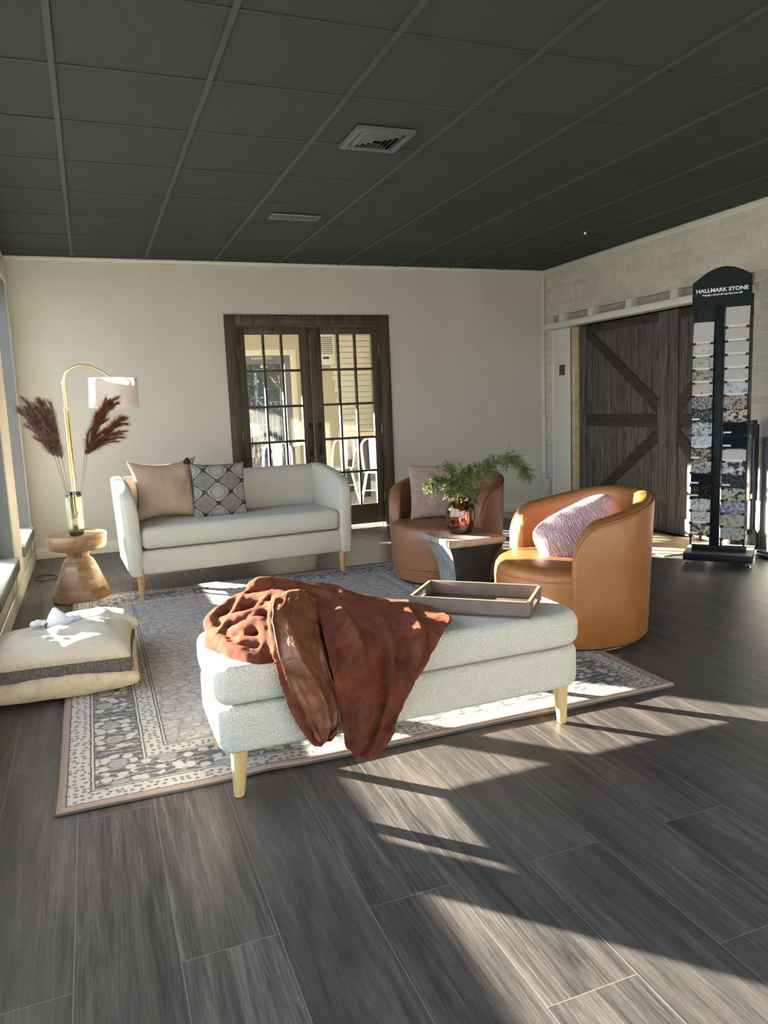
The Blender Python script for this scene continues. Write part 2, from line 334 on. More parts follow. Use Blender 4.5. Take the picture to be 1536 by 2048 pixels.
# left wall : piers, sill wall, header
OP = [(-1.2, 0.35), (.45, 1.80), (1.85, 3.205), (3.295, 4.41), (4.43, 5.63), (6.17, 7.14)]
SZ0, SZ1 = .312, 2.36
bm = B(); ys = [YF-.3]+[q for o_ in OP for q in o_]+[D+.12]
for i in range(0, len(ys), 2): box(bm, XL-.14, XL, ys[i], ys[i+1], 0, HC+.1)
for (y0, y1) in OP:
    box(bm, XL-.14, XL, y0, y1, 0, SZ0); box(bm, XL-.14, XL, y0, y1, SZ1, HC+.1)
struct('wall_left', bm, M_wallc)
for i, (y0, y1) in enumerate(OP):
    bm = B(); fx0, fx1 = XL-.13, XL-.09; t = .035
    rv = .012
    box(bm, fx0, XL+.004, y0, y0+.006, SZ0, SZ1); box(bm, fx0, XL+.004, y1-rv, y1, SZ0, SZ1); box(bm, fx0+.001, XL+.0035, y0+.0065, y1-rv-.0005, SZ1-rv, SZ1)
    tb = .105 if i == 4 else .02
    box(bm, fx0, fx1, y0, y0+.006+.01, SZ0, SZ1); box(bm, fx0, fx1, y1-tb, y1, SZ0, SZ1); box(bm, fx0, fx1, y0, y1, SZ1-.06, SZ1); box(bm, fx0, fx1, y0, y1, SZ0, SZ0+.02)
    wf = struct('window_%d' % (i+1), bm, M_trimgrey)
    bm = B(); box(bm, fx0+.016, fx0+.02, y0+.01, y1-.01, SZ0+.02, SZ1-.02); obj('pane', bm, M_glass, wf)
    bm = B(); box(bm, fx0, XL+.035, y0-.03, y1+.03, SZ0, SZ0+.015, .003); obj('sill', bm, M_trim, wf)
    bm = B(); box(bm, XL-.01, XL+.033, y0-.028, y1+.028, SZ0-.075, SZ0-.001, .003); obj('apron', bm, M_trimgrey, wf)
bm = B()
for (y0, y1) in ((7.16, D), (5.64, 6.16)):
    box(bm, XL, XL+.012, y0, y1, .115, 2.56, .003)
struct('trim_1', bm, M_trim)
bm = B(); box(bm, XL, XL+.02, YF, D, SZ1+.02, SZ1+.11, .004); struct('trim_2', bm, M_trim)
# front wall (behind the camera) with storefront glazing
bm = B(); box(bm, XL-.2, -.4, YF-.14, YF, 0, HC+.1); box(bm, 4.4, 5.1, YF-.14, YF, 0, HC+.1); box(bm, -.4, 4.4, YF-.14, YF, 2.5, HC+.1); box(bm, -.4, 4.4, YF-.14, YF, 0, .2); box(bm, 3.26, 4.4, YF-.14, YF, 0, 2.5)
struct('wall_front', bm, M_wall)
bm = B()
for x in (-.4, .8, 2.0, 3.2, 4.34): box(bm, x, x+.06, YF-.1, YF-.03, .2, 2.5)
box(bm, -.4, 4.4, YF-.1, YF-.03, .2, .26); box(bm, -.4, 4.4, YF-.1, YF-.03, 2.44, 2.5)
wf = struct('window_7', bm, M_trimgrey); bm = B(); box(bm, -.4, 4.4, YF-.07, YF-.065, .2, 2.5); obj('pane', bm, M_glass, wf)
# right wall, slightly out of square
WP = Vector((4.785, 7.36, 0)); WD = Vector((-.07, -3.02, 0)).normalized(); WN = Vector((WD.y, -WD.x, 0))
if WN.x > 0: WN = -WN
WM = Matrix(((WD.x, WN.x, 0, WP.x), (WD.y, WN.y, 0, WP.y), (0, 0, 1, 0), (0, 0, 0, 1)))  # (s, out, z)
OS0, OS1, OZ = .53, 2.93, 2.0
bm = B()
def uvbox(bm, s0, s1, o0, o1, z0, z1): box(bm, s0, s1, o0, o1, z0, z1)
uvbox(bm, -.1, OS0, -.2, 0, 0, HC+.1); uvbox(bm, OS1, 9.6, -.2, 0, 0, HC+.1); uvbox(bm, OS0, OS1, -.2, 0, OZ, HC+.1)
def projuv(bm, along=0):
    uvl = bm.loops.layers.uv.new('UVMap')
    for f in bm.faces:
        f.normal_update()
        for l in f.loops:
            c_ = l.vert.co
            l[uvl].uv = (c_[along], c_.z) if abs(f.normal.z) < .7 else (c_.x, c_.y)
projuv(bm); bm.transform(WM); struct('wall_right', bm, M_brick)
bm = B(); box(bm, -.05, 9.5, 0, .012, HC-.05, HC, .002); bm.transform(WM); struct('trim_3', bm, M_trim)
bm = B(); box(bm, XL, 4.78, D-.014, D, HC-.03, HC, .003); struct('trim_4', bm, M_trim)
bm = B(); box(bm, 4.745, 4.775, D-.03, D, 0, HC-.03, .003); box(bm, .0, .018, 0, .02, 0, HC-.05, 0, 2, WM); struct('trim_5', bm, M_trim)
# casing left of barn doors
bm = B(); box(bm, .2, .53, 0, .022, 0, 1.97, .003); box(bm, .2, .225, 0, .03, 0, 1.97, .002); bm.transform(WM); cs = struct('trim_6', bm, M_trim)
bm = B(); box(bm, .335, .44, .018, .024, 1.485, 1.595); bm.transform(WM); obj('switch_cutout', bm, plain('bare_brown_wood', (.11, .06, .035), .8), cs)
bm = B(); box(bm, .533, .545, -.05, .012, 0, 1.97); bm.transform(WM); obj('jamb_gap', bm, plain('raw_red_edge', (.10, .035, .018), .8), cs)
bm = B(); box(bm, .545, .605, -.12, .01, 0, 1.97, .002); bm.transform(WM); obj('raw_jamb', bm, M_ply, cs)
# track shelf
bm = B(); box(bm, .2, 2.93, 0, .13, 1.972, 2.03, .003); bm.transform(WM); sh = struct('trim_7', bm, M_trim)
for s_c in (.47, .98, 1.57, 2.16):
    bm = B(); box(bm, s_c-.045, s_c+.045, .0, .085, 2.03, 2.112, .002); bm.transform(WM); obj('block', bm, M_trim, sh)
bm = B(); box(bm, .2, 2.93, 0, .006, 2.03, 2.11); box(bm, .2, 2.93, 0, .03, 2.112, 2.12); bm.transform(WM); obj('back_rail', bm, plain('recess_shade_white', (.33, .32, .28), .7), sh)  # board coloured darker to paint the shade of the slot above the shelf
# flat space behind the barn doors
bm = B(); box(bm, .4, 3.1, -.35, -.2, 0, 2.2); bm.transform(WM); struct('wall_recess', bm, M_ventdark)

# baseboards
bm = B()
for (x0, x1) in ((XL, 1.25), (2.94, 4.76)): box(bm, x0, x1, D-.014, D, 0, .105, .004)
struct('baseboard_back', bm, M_trim)
bm = B(); box(bm, XL, XL+.016, YF, D, 0, .11, .004); struct('baseboard_left', bm, M_trim)
# ceiling
bm = B(); box(bm, XL-.3, 5.2, YF-.3, D+.12, HC+.004, HC+.06); ce = struct('ceiling', bm, M_tile)
XS = [-.63+.61*k+.005 for k in range(0, 10)]; YS = [3.42+.61*k for k in range(-9, 7)]
bm = B()
for x in XS: box(bm, x-.012, x+.012, YF, D, HC-.004, HC+.005)
obj('ceiling_grid', bm, M_ceil_bar, ce)
bm = B()
for y in YS: box(bm, XL, 4.8, y-.005, y+.005, HC-.0005, HC+.005)
obj('cross_gap_line', bm, plain('painted_gap_shade', (.028, .031, .028), .6), ce)  # dark strips paint the thin shadow in the gaps between tiles

# ceiling vents
t = thing('ceiling_vent', 'dark square louvred air diffuser hanging from the black ceiling', 'vent', (1.52, 3.88, HC-.002))
bm = B()
def ring(bm, s0, z0, s1, z1):
    t_ = B(); A = [t_.verts.new((sx_*s0, sy_2*s0, z0)) for sx_, sy_2 in ((-1, -1), (1, -1), (1, 1), (-1, 1))]; Q = [t_.verts.new((sx_*s1, sy_2*s1, z1)) for sx_, sy_2 in ((-1, -1), (1, -1), (1, 1), (-1, 1))]
    for i in range(4): t_.faces.new((A[i], A[(i+1) % 4], Q[(i+1) % 4], Q[i]))
    merge(bm, t_)
ring(bm, .155, 0, .155, -.018); ring(bm, .155, -.018, .132, -.022); ring(bm, .132, -.022, .128, 0)
obj('frame', bm, M_vent, t, 20)
for i, s1 in enumerate((.115, .092, .069, .046)):
    bm = B(); ring(bm, s1, -.004, s1-.022, -.024); o = obj('louvre', bm, M_vent, t, 20); o.modifiers.new('s', 'SOLIDIFY').thickness = .002
bm = B(); box(bm, -.128, .128, -.128, .128, -.003, -.001); obj('throat', bm, M_ventdark, t)
t = thing('ceiling_vent', 'small slotted ceiling register nearer the back wall with white flecks along its edge', 'vent', (1.52, 5.575, HC-.002))
bm = B(); box(bm, -.18, .18, -.075, -.055, -.008, 0, .002); box(bm, -.18, .18, .055, .075, -.008, 0, .002); box(bm, -.18, -.165, -.06, .06, -.008, 0); box(bm, .165, .18, -.06, .06, -.008, 0); box(bm, -.006, .006, -.06, .06, -.009, 0)
obj('frame', bm, plain('worn_vent_paint', (.14, .14, .13), .5), t)
for k in range(22):
    if k in (10, 11): continue
    x = -.155+.31*k/21; bm = B(); box(bm, x-.004, x+.004, -.056, .056, -.006, -.001, 0, 2); obj('slat', bm, M_vent, t)
bm = B(); box(bm, -.17, .17, -.06, .06, -.0015, -.0005); obj('throat', bm, M_ventdark, t)
t = thing('sprinkler_head', 'tiny metal sprinkler head on the dark ceiling near the brick wall', 'sprinkler', (4.04, 5.58, HC))
bm = B(); lathe(bm, [(.022, 0), (.022, -.004), (.008, -.008), (.006, -.02), (.014, -.022), (.014, -.024)], 16); obj('body', bm, M_chrome, t)

# ------------------------------------------------------------ french doors
bm = B()
cw = .105
box(bm, 1.263, 1.263+cw, D-.022, D, 0, 2.15, .004); box(bm, 2.932-cw, 2.932, D-.022, D, 0, 2.15, .004); box(bm, 1.263+cw, 2.932-cw, D-.022, D, 2.15-.1, 2.15, .004)
box(bm, 1.263+cw-.02, 1.263+cw+.008, D-.01, D+.12, 0, 2.05); box(bm, 2.932-cw-.008, 2.932-cw+.02, D-.01, D+.12, 0, 2.05); box(bm, 1.37, 2.83, D-.01, D+.12, 2.045, 2.07)
struct('trim_8', bm, M_darkwood)
for i, (x0, x1) in enumerate(((1.378, 2.094), (2.104, 2.82))):
    st_o, st_i = .075, .105
    a0, a1 = (x0+st_o, x1-st_i) if i == 0 else (x0+st_i, x1-st_o)
    zt, zb = 1.965, .235; y0, y1 = D+.012, D+.052
    bm = B(); box(bm, x0, a0, y0, y1, .03, 2.04, .003); box(bm, a1, x1, y0, y1, .03, 2.04, .003); box(bm, a0-.001, a1+.001, y0, y1, zt, 2.04, .003); box(bm, a0-.001, a1+.001, y0, y1, .03, zb, .003)
    dr = struct('door_%d' % (i+1), bm, M_darkwood2 if 0 else M_darkwood)
    bm = B()
    for k in (1, 2):
        xx = a0+(a1-a0)*k/3; box(bm, xx-.011, xx+.011, y0-.002, y1, zb, zt, .003)
    for k in range(1, 5):
        zz = zb+(zt-zb)*k/5; box(bm, a0, a1, y0-.001, y1-.002, zz-.012, zz+.012, .003)
    obj('muntins', bm, M_darkwood2, dr)
    for r_ in range(5):
        for c_ in range(3):
            xa = a0+(a1-a0)*c_/3; xb = a0+(a1-a0)*(c_+1)/3; za = zb+(zt-zb)*r_/5; zc = zb+(zt-zb)*(r_+1)/5
            bm = B(); box(bm, xa+.006, xb-.006, y0+.018, y0+.021, za+.006, zc-.006); obj('pane', bm, M_glass, dr)
    hx = x1-.038 if i == 0 else x0+.052
    bm = B(); tube(bm, cr([(hx, y0-.002, 1.07), (hx, y0-.035, 1.05), (hx, y0-.045, .935), (hx, y0-.035, .82), (hx, y0-.002, .80)], 6), .008)
    for zz in (1.07, .80): box(bm, hx-.02, hx+.02, y0-.006, y0, zz-.03, zz+.03, .003)
    obj('handle', bm, M_iron, dr)
    for zz in (1.8, 1.0, .3):
        bm = B(); hxx = x0-.003 if i == 0 else x1+.003; tube(bm, [(hxx, y0-.008, zz-.045), (hxx, y0-.008, zz+.045)], .007, 8); obj('hinge', bm, M_steelp, dr)
bm = B(); box(bm, 2.06, 2.14, D-.002, D+.012, 2.0, 2.012); box(bm, 2.085, 2.092, D-.004, D+.012, 1.97, 2.03); obj('latch', bm, M_iron, dr)

# ------------------------------------------------------------ barn doors
def wp(bm): bm.transform(WM); return bm
def barn(name, s0, s1, sl, sr, flip):
    o0 = -.075
    bm = B(); n = max(1, round((s1-s0-sl-sr)/.105))
    for k in range(n):
        p0 = s0+sl+(s1-s0-sl-sr)*k/n; p1 = s0+sl+(s1-s0-sl-sr)*(k+1)/n
        box(bm, p0+.002, p1-.002, o0, o0+.022, .03, 1.955, .003)
    box(bm, s0+.01, s1-.01, o0-.01, o0+.01, .03, 1.955)
    o = struct(name, wp(bm), M_barn)
    bm = B(); box(bm, s0, s0+sl, o0, o0+.036, .012, 1.965, .003); box(bm, s1-sr, s1, o0, o0+.036, .012, 1.965, .003); obj('stile', wp(bm), M_barn, o)
    bm = B(); box(bm, s0+sl, s1-sr, o0, o0+.034, .95, 1.07, .003); obj('mid_rail', wp(bm), M_barnx, o)
    bm = B(); box(bm, s0+sl, s1-sr, o0, o0+.030, 1.885, 1.965, .003); obj('top_rail', wp(bm), M_barnx, o)
    bm = B(); box(bm, s0+sl, s1-sr, o0, o0+.030, .012, .16, .003); obj('bottom_rail', wp(bm), M_barn, o)
    for up_ in (1, 0):
        far, near = (s0+sl, s1-sr) if not flip else (s1-sr, s0+sl)
        za, zb_ = (1.885, 1.07) if up_ else (.16, .95); sg = 1 if up_ else -1; w_ = .12; h_ = .13*sg
        poly = [(far, za), (far+(w_ if not flip else -w_), za), (near, zb_+h_), (near, zb_), (near+(-.015 if not flip else .015), zb_), (far, za-.02*sg)]
        if (up_ == 0) ^ flip: poly = poly[::-1]
        bm = B(); prism(bm, poly, o0, o0+.033, 'XZ'); obj('brace', wp(bm), M_barnx, o)
    return o
barn('door_3', .61, 1.955, .11, .125, False)
barn('door_4', 1.962, 2.93, .115, .02, True)
# conduit block
bm = B(); box(bm, .05, .13, 0, .06, .19, .36, .004); wp(bm); cb = obj('junction_box', bm, plain('aged_beige', (.45, .43, .33), .6)); tag(cb, 'beige block box low on the brick strip by the back corner', 'box')

# plywood underlay
bm = B(); box(bm, 4.07, 4.70, 4.62, 7.3, 0, .006, .001); o = obj('plywood_sheet', bm, M_ply); tag(o, 'bare plywood sheet on the floor in front of the barn doors', 'plywood')
bm = B(); box(bm, -.0, 1.2, .03, .15, .006, .022, .002); o = obj('floor_batten', wp(bm), wood('grey_batten', (.06, .05, .04), (.14, .12, .1), ax='y')); tag(o, 'dark timber batten lying along the wall in the back right corner', 'batten')

# ------------------------------------------------------------ rug
def rug():
    bm = B(); uvx = RW_/2; n = 60
    def f(u, v):
        x = (u-.5)*RW_; y = (v-.5)*RL_
        e = min(uvx-abs(x), RL_/2-abs(y))
        rip = .007*exp(-max(0, e)/.10)*max(0, nz(x*3.1+4, y*2.7, 1.3)+.25)
        if y < 0: rip += .010*exp(-((x+.55)/.10)**2-((y+RL_/2)/.16)**2)
        sc = .007*nz(x*2.0, y*2.0, 8)*(e < .02)
        return (x*(1+sc), y*(1+sc*.7), .007+rip)
    sheet(bm, f, 80, 100)
    o = obj('area_rug', bm, M_rug, None, 60, (1.028, 4.013, 0), (0, 0, 0))
    s = o.modifiers.new('s', 'SOLIDIFY'); s.thickness = .006; s.offset = -1
    tag(o, 'faded oriental area rug with dark floral border lying under bench and sofa', 'rug')
    pts = [f(i/80, 0) for i in range(0, 81)]
    for nm, P in (('bound_edge', [f(i/80, 0) for i in range(81)]), ('bound_edge', [f(i/80, 1) for i in range(81)])):
        bm = B(); tube(bm, [(p[0], p[1], p[2]-.003) for p in P], .0045, 8); obj(nm, bm, M_binding, o)
    for ux in (0, 1):
        bm = B(); tube(bm, [(lambda p: (p[0], p[1], p[2]-.003))(f(ux, i/100)) for i in range(101)], .0045, 8); obj('bound_edge', bm, M_binding, o)
rug()

# ------------------------------------------------------------ pillows
def pillow_bm(w, h, t, seed=0, n=26, pinch=.07, wr=.010, pw=.42, sag=0., rnd=0.):
    bm = B(); T = {}
    def P(i, j, s):
        u = 2*i/n-1; v = 2*j/n-1
        u = u*(1.22-.22*u*u); v = v*(1.22-.22*v*v)
        x = u*w/2*(1-pinch*(1-v*v)); y = v*h/2*(1-pinch*(1-u*u))
        x *= 1-rnd*v**4; y *= 1-rnd*1.6*u**4
        m = max(0, (1-u*u)*(1-v*v)); z = s*t/2*m**pw
        k = nz(x*9+seed*3.1, y*9, s*2+seed); k2 = nz(x*22+seed, y*7, s+seed*2)
        z += m**.5*(wr*k+wr*.5*k2); x += sag*(v*v)*.0
        return (x, y, z)
    for s in (1, -1):
        for i in range(n+1):
            for j in range(n+1):
                if s == -1 and (i in (0, n) or j in (0, n)): T[(s, i, j)] = T[(1, i, j)]
                else: T[(s, i, j)] = bm.verts.new(P(i, j, s))
    for s in (1, -1):
        for i in range(n):
            for j in range(n):
                q = [T[(s, i, j)], T[(s, i+1, j)], T[(s, i+1, j+1)], T[(s, i, j+1)]]
                bm.faces.new(q if s == 1 else q[::-1])
    return bm
def basis(c, xdir, ydir):
    """matrix with local x along xdir, local y ~ ydir, z normal"""
    X = Vector(xdir).normalized(); Y = Vector(ydir); Y = (Y-X*Y.dot(X)).normalized(); Z = X.cross(Y)
    return Matrix(((X.x, Y.x, Z.x, c[0]), (X.y, Y.y, Z.y, c[1]), (X.z, Y.z, Z.z, c[2]), (0, 0, 0, 1)))
def put(o, M):
    o.matrix_world = M; return o

# ------------------------------------------------------------ sofa
def sofa():
    t = thing('sofa', 'cream boucle two-seat sofa with rounded arms and wooden legs near the French doors', 'sofa', (.225, 5.31, 0), R(3.0))
    W_, Dp = 1.49, .62      # local x 0..W_, y 0..
    xa, xb = -.055, W_+.055
    bm = B(); box(bm, xa+.07, xb-.07, -.035, Dp, .172, .335, .025, 3); obj('base', bm, M_boucle, t, 60)
    # seat cushion
    bm = B(); prism(bm, rrect(xa+.085, xb-.085, -.045, Dp-.1, .05), .345, .49, 'XY', .05, 5)
    for v in bm.verts:
        c_ = (1-((v.co.x-W_/2)/(W_/2+.02))**2)
        if v.co.z > .43: v.co.z += .022*max(0, c_)+.003*nz(v.co.x*9, v.co.y*9)
    obj('seat_cushion', bm, M_boucle, t, 60)
    # back
    def backf(u, v):
        # closed section around back
        a = 2*pi*v; x = xa+.10+(xb-xa-.20)*u
        return (x, 0, 0)
    bm = B(); sec = [(Dp-.02, .30), (Dp-.10, .34), (Dp-.075, .5), (Dp-.035, .70), (Dp-.015, .775), (Dp+.02, .80), (Dp+.06, .795), (Dp+.085, .76), (Dp+.07, .5), (Dp+.03, .18), (Dp-.02, .18)]
    sm = []; nn = len(sec)
    prism(bm, sec, xa+.065, xb-.065, 'YZ', .012, 2); obj('backrest', bm, M_boucle, t, 60)
    # arms: closed side profile, rounded front
    for s in (0, 1):
        prof = [(-.045, .172), (-.055, .40), (-.052, .58), (-.035, .655), (.01, .705), (.10, .742), (.25, .772), (.42, .792), (Dp-.02, .803), (Dp+.05, .80), (Dp+.10, .77), (Dp+.095, .5), (Dp+.045, .175)]
        prof = [(p.x, p.y) for p in cr([(a_, b_, 0) for a_, b_ in prof], 4)]
        bm = B(); x0 = xa-.005 if s == 0 else xb-.09; prism(bm, prof, x0, x0+.095, 'YZ', .032, 5)
        for v in bm.verts:
            k = (v.co.z-.17)/.63; v.co.x += (-.022 if s == 0 else .022)*k*k
        obj('arm', bm, M_boucle, t, 60)
    for (lx, ly) in ((.012, .0), (W_-.012, .0), (.03, .55), (W_-.03, .55)):
        bm = B(); lathe(bm, [(.015, .013), (.0165, .02), (.030, .176), (.030, .18)], 20); lathe(bm, [(.012, .012), (.012, .016)], 12)
        obj('leg', bm, M_oak, t, 35, (lx, ly, 0))
def rrect(x0, x1, y0, y1, r, n=6):
    P = []
    for cx, cy, a0 in ((x1-r, y1-r, 0), (x0+r, y1-r, 90), (x0+r, y0+r, 180), (x1-r, y0+r, 270)):
        P += [(cx+r*cos(R(a0+90*k/n)), cy+r*sin(R(a0+90*k/n))) for k in range(n+1)]
    return P
sofa()
def pil(name, w, h, t_, seed, mat, M, label, cat='pillow', **kw):
    bm = pillow_bm(w, h, t_, seed, **kw); o = obj(name, bm, mat, None, 80); put(o, M)
    tag(o, label, cat); return o
pil('throw_pillow', .50, .47, .15, 1, M_leather_p, basis((.475, 5.74, .70), (1, .08, -.0), (-.10, .30, 1)), 'large taupe suede pillow leaning in the left corner of the sofa', wr=.022, pinch=.20)
# patterned pillow material
a = N('ogee_woven_fabric', rough=.95, spec=.1); oc = a.n('ShaderNodeTexCoord').outputs['Object']; s_ = a.n('ShaderNodeSeparateXYZ', None, Vector=oc)
X_, Y_ = s_.outputs[0], s_.outputs[1]
px, py = .19, .165
def ogee(xo, yo, a=a):
    cx = a.math('COSINE', a.math('MULTIPLY', a.math('ADD', X_, xo), 2*pi/px)); cy2 = a.math('COSINE', a.math('MULTIPLY', a.math('ADD', Y_, yo), 2*pi/py))
    return a.math('ADD', cx, cy2)
f = ogee(.02, .02)
line = a.ramp(a.math('ABSOLUTE', f), [(.0, 1.), (.10, 1.), (.18, 0.)])
inn = a.ramp(f, [(.0, 0.), (.12, 1.)]); core = a.ramp(f, [(.75, 0.), (.85, 1.), (1.0, 1.)])
stripes = a.ramp(a.n('ShaderNodeTexWave', {'bands_direction': 'X'}, Vector=oc, Scale=60.0, Distortion=1.5, Detail=2.0).outputs['Fac'], [(.3, 0.), (.7, 1.)])
G1 = (.13, .125, .13); G2 = (.29, .275, .265)
c = a.mix(a.math('MULTIPLY', stripes, .45), G1, G2); c = a.mix(inn, c, G2)
f3 = a.ramp(a.noise(oc, 40, 2), [(.4, 0.), (.6, 1.)])
ringm = a.ramp(f, [(.62, 0.), (.7, 1.), (1.2, 1.), (1.3, 0.)])
c = a.mix(a.math('MULTIPLY', ringm, .75), c, (.12, .115, .12)); c = a.mix(line, c, (.02, .018, .022)); c = a.mix(a.math('MULTIPLY', f3, .2), c, (.36, .34, .33))
a.set('Base Color', c); a.bump(stripes, .4, .003)
pp = pil('throw_pillow', .40, .41, .13, 2, a.m, basis((.855, 5.66, .675), (1, .03, -.03), (-.20, .22, 1)), 'grey ogee patterned pillow with dark corner tassels on the sofa', wr=.007)
M_tassel = cloth('black_tassel_yarn', (.012, .012, .014), 300)
for (x, y) in ((-.195, -.2), (.195, -.2), (-.195, .2), (.195, .2)):
    bm = B()
    for k in range(14):
        a_ = atan2(y, x)+(k-6.5)*.09; l_ = .05+.012*random.random(); zz = random.uniform(-.008, .008)
        tube(bm, [(x, y, 0), (x+l_*.5*cos(a_), y+l_*.5*sin(a_), zz), (x+l_*cos(a_)*.95, y+l_*sin(a_)*.95, zz-.008)], .0035, 5)
    obj('tassel', bm, M_tassel, pp)

# ------------------------------------------------------------ swivel chairs
def chair(cx, cy, face, mat, label, seam_low, pipe):
    t = thing('swivel_chair', label, 'armchair', (cx, cy, 0), R(face), 'leather barrel swivel chairs')
    HW = R(62); TH = .085
    def hgt(u):      # u 0 at arm front .. 1 back centre
        q = min(1, u/.62); return .40+.265*(1-(1-min(1, u/.20))**2.3)**.5+.10*ss(0, .85, u)
    def Ro(z): return .392+.030*(z/.75)
    bm = B(); n = 120; M_ = []
    for i in range(n+1):
        q = i/n; q = .5-.5*cos(pi*q) if 0 else q
        # denser near both ends
        q = q+.06*sin(2*pi*q)*-1
        ph = HW+(2*pi-2*HW)*q; u = 1-abs(2*q-1); h = hgt(u); ed = min(1, u/.035); th = TH*(.45+.55*sqrt(1-(1-ed)**2))
        mid = -TH/2
        ro = lambda z: Ro(z)+mid+th/2; ri = lambda z: Ro(z)+mid-th/2-.006*(z > .5)
        r_ = th/2; hz = h-r_*.8
        pr = [(ro(.035)-.012, .035), (ro(.05), .05), (ro(.25), .25)]
        if hz > .42: pr += [(ro(hz*.5+.125), hz*.5+.125)]
        else: pr += [(ro(.33), .33)]
        pr += [(ro(hz)-.0, hz-.012), (ro(hz)-r_*.12, hz+r_*.38), (ro(hz)-r_*.55, hz+r_*.72), (ro(hz)-r_, hz+r_*.8), (ri(hz)+r_*.5, hz+r_*.7), (ri(hz)+r_*.1, hz+r_*.35), (ri(hz), hz-.02), (ri(.36), .36), (ri(.30), .2)]
        M_.append([bm.verts.new((r*cos(ph), r*sin(ph), z)) for r, z in pr])
    for A_, B_ in zip(M_, M_[1:]):
        for k in range(len(A_)-1): bm.faces.new((A_[k], B_[k], B_[k+1], A_[k+1]))
    bm.faces.new(M_[0]); bm.faces.new(M_[-1][::-1])
    obj('barrel_back', bm, mat, t, 55)
    # piping along the outer top edge and down the arm front
    P = []
    for i in range(91):
        q = i/90; u = 1-abs(2*q-1); ph = HW+(2*pi-2*HW)*q; h = hgt(u); ed = min(1, u/.035); th = TH*(.45+.55*sqrt(1-(1-ed)**2))
        P.append(((Ro(h)-TH/2+th/2-.004)*cos(ph), (Ro(h)-TH/2+th/2-.004)*sin(ph), h-th*.22))
    def down(ph): return [((Ro(z)-TH/2+TH*.225-.0)*cos(ph), (Ro(z)-TH/2+TH*.225)*sin(ph), z) for z in (.04, .15, .28)]
    bm = B(); tube(bm, down(HW)+P+down(-HW)[::-1], .0042, 8); obj('piping', bm, pipe, t)
    # seat drum
    pr = [(.30, .04), (.368, .04), (.374, .06)]
    if seam_low: pr += [(.379, .118), (.372, .124), (.379, .130)]
    pr += [(.386, .25), (.388, .34)]
    if not seam_low: pr += [(.387, .362), (.383, .367), (.385, .372)]
    pr += [(.380, .395), (.366, .415), (.34, .428), (.25, .437), (.12, .442), (.01, .443)]
    bm = B(); lathe(bm, pr, 96)
    bmesh.ops.translate(bm, verts=bm.verts, vec=(.012, 0, 0)); obj('seat', bm, mat, t, 40)
    bm = B(); lathe(bm, [(.34, .008), (.345, .012), (.345, .03), (.34, .034)], 72); obj('swivel_plinth', bm, M_black, t)
    bm = B(); lathe(bm, [(.33, .0115), (.352, .012), (.352, .017), (.33, .0175)], 72); obj('plinth_rim', bm, M_chrome, t)
    return t
chair(2.315, 3.335, 174, M_leather, 'caramel leather barrel swivel chair nearest the camera with a pink cushion', False, M_pipe)
chair(2.32, 4.86, 215, M_leather1, 'brown leather barrel swivel chair behind the stone side table', True, plain('dark_brown_piping', (.09, .035, .015), .5))
# pink crinkle cushion
a = N('pink_crinkle_fabric', (.52, .34, .38), .85, spec=.2, Sheen_Weight=.3)
v = a.co('Object', scale=(3, 12, 3)); wv = a.n('ShaderNodeTexWave', {'bands_direction': 'X'}, Vector=a.co('Object', scale=(1, .2, 1)), Scale=26.0, Distortion=9.0, Detail=3.0, Detail_Scale=3.0).outputs['Fac']
a.set('Base Color', a.mix(wv, (.42, .26, .30), (.58, .40, .44))); a.bump(wv, .9, .008)
bm = pillow_bm(.47, .29, .22, 5, wr=.014, pinch=.0, pw=.36, rnd=.12)
o = obj('lumbar_pillow', bm, a.m, None, 80); put(o, basis((2.35, 3.30, .555), (.62, -.30, .34), (-.42, .25, .75))); tag(o, 'pink crinkled lumbar pillow lying in the caramel swivel chair', 'pillow')
pil('throw_pillow', .40, .40, .12, 8, cloth('mauve_brown_cloth', (.27, .19, .16), 500, (.33, .24, .205)), basis((2.29, 4.93, .625), (.93, -.30, .0), (.20, .30, 1)), 'plain mauve-brown pillow leaning in the brown swivel chair behind the greenery', wr=.01)

# ------------------------------------------------------------ stone side table
a = N('shaded_slate_stone', rough=.75, spec=.3); v = a.co('Object'); n1 = a.noise(v, 7, 6, .65, .5); n2 = a.noise(v, 60, 4, .7)
a.set('Base Color', a.ramp(n1, [(.35, (.009, .010, .011)), (.55, (.020, .020, .020)), (.7, (.055, .052, .046))])); a.bump(a.math('ADD', n1, a.math('MULTIPLY', n2, .6)), .5, .006); M_stone = a.m  # front and back faces: shade is put into this darker stone colour
a = N('sunlit_stone_top', rough=.7, spec=.3); v = a.co('Object'); n1 = a.noise(v, 9, 5, .6, .8)
a.set('Base Color', a.ramp(n1, [(.35, (.17, .15, .125)), (.7, (.30, .275, .24))])); a.bump(a.noise(v, 90, 4), .3, .003); M_stonetop = a.m  # top of the same table: strong light is put into the paler colour
a = N('lit_side_stone', rough=.75, spec=.3); v = a.co('Object'); n1 = a.noise(v, 9, 5, .6, .8)
a.set('Base Color', a.ramp(n1, [(.35, (.11, .12, .125)), (.7, (.24, .25, .25))])); a.bump(a.noise(v, 90, 4), .3, .003); M_stoneb = a.m  # side faces of the same table: bluish light is put into the colour
t = thing('side_table', 'square stone side table with inward curving sides holding the amber vase', 'side table', (2.055, 4.06, 0), 0)
H_ = .46; pr = [(.185, 0), (.155, .02)] if 0 else []
ps = [(.105, 0), (.105, .08), (.108, .16), (.116, .24), (.130, .31), (.150, .365), (.172, .41), (.188, .428), (.188, .4585), (.186, .46)]
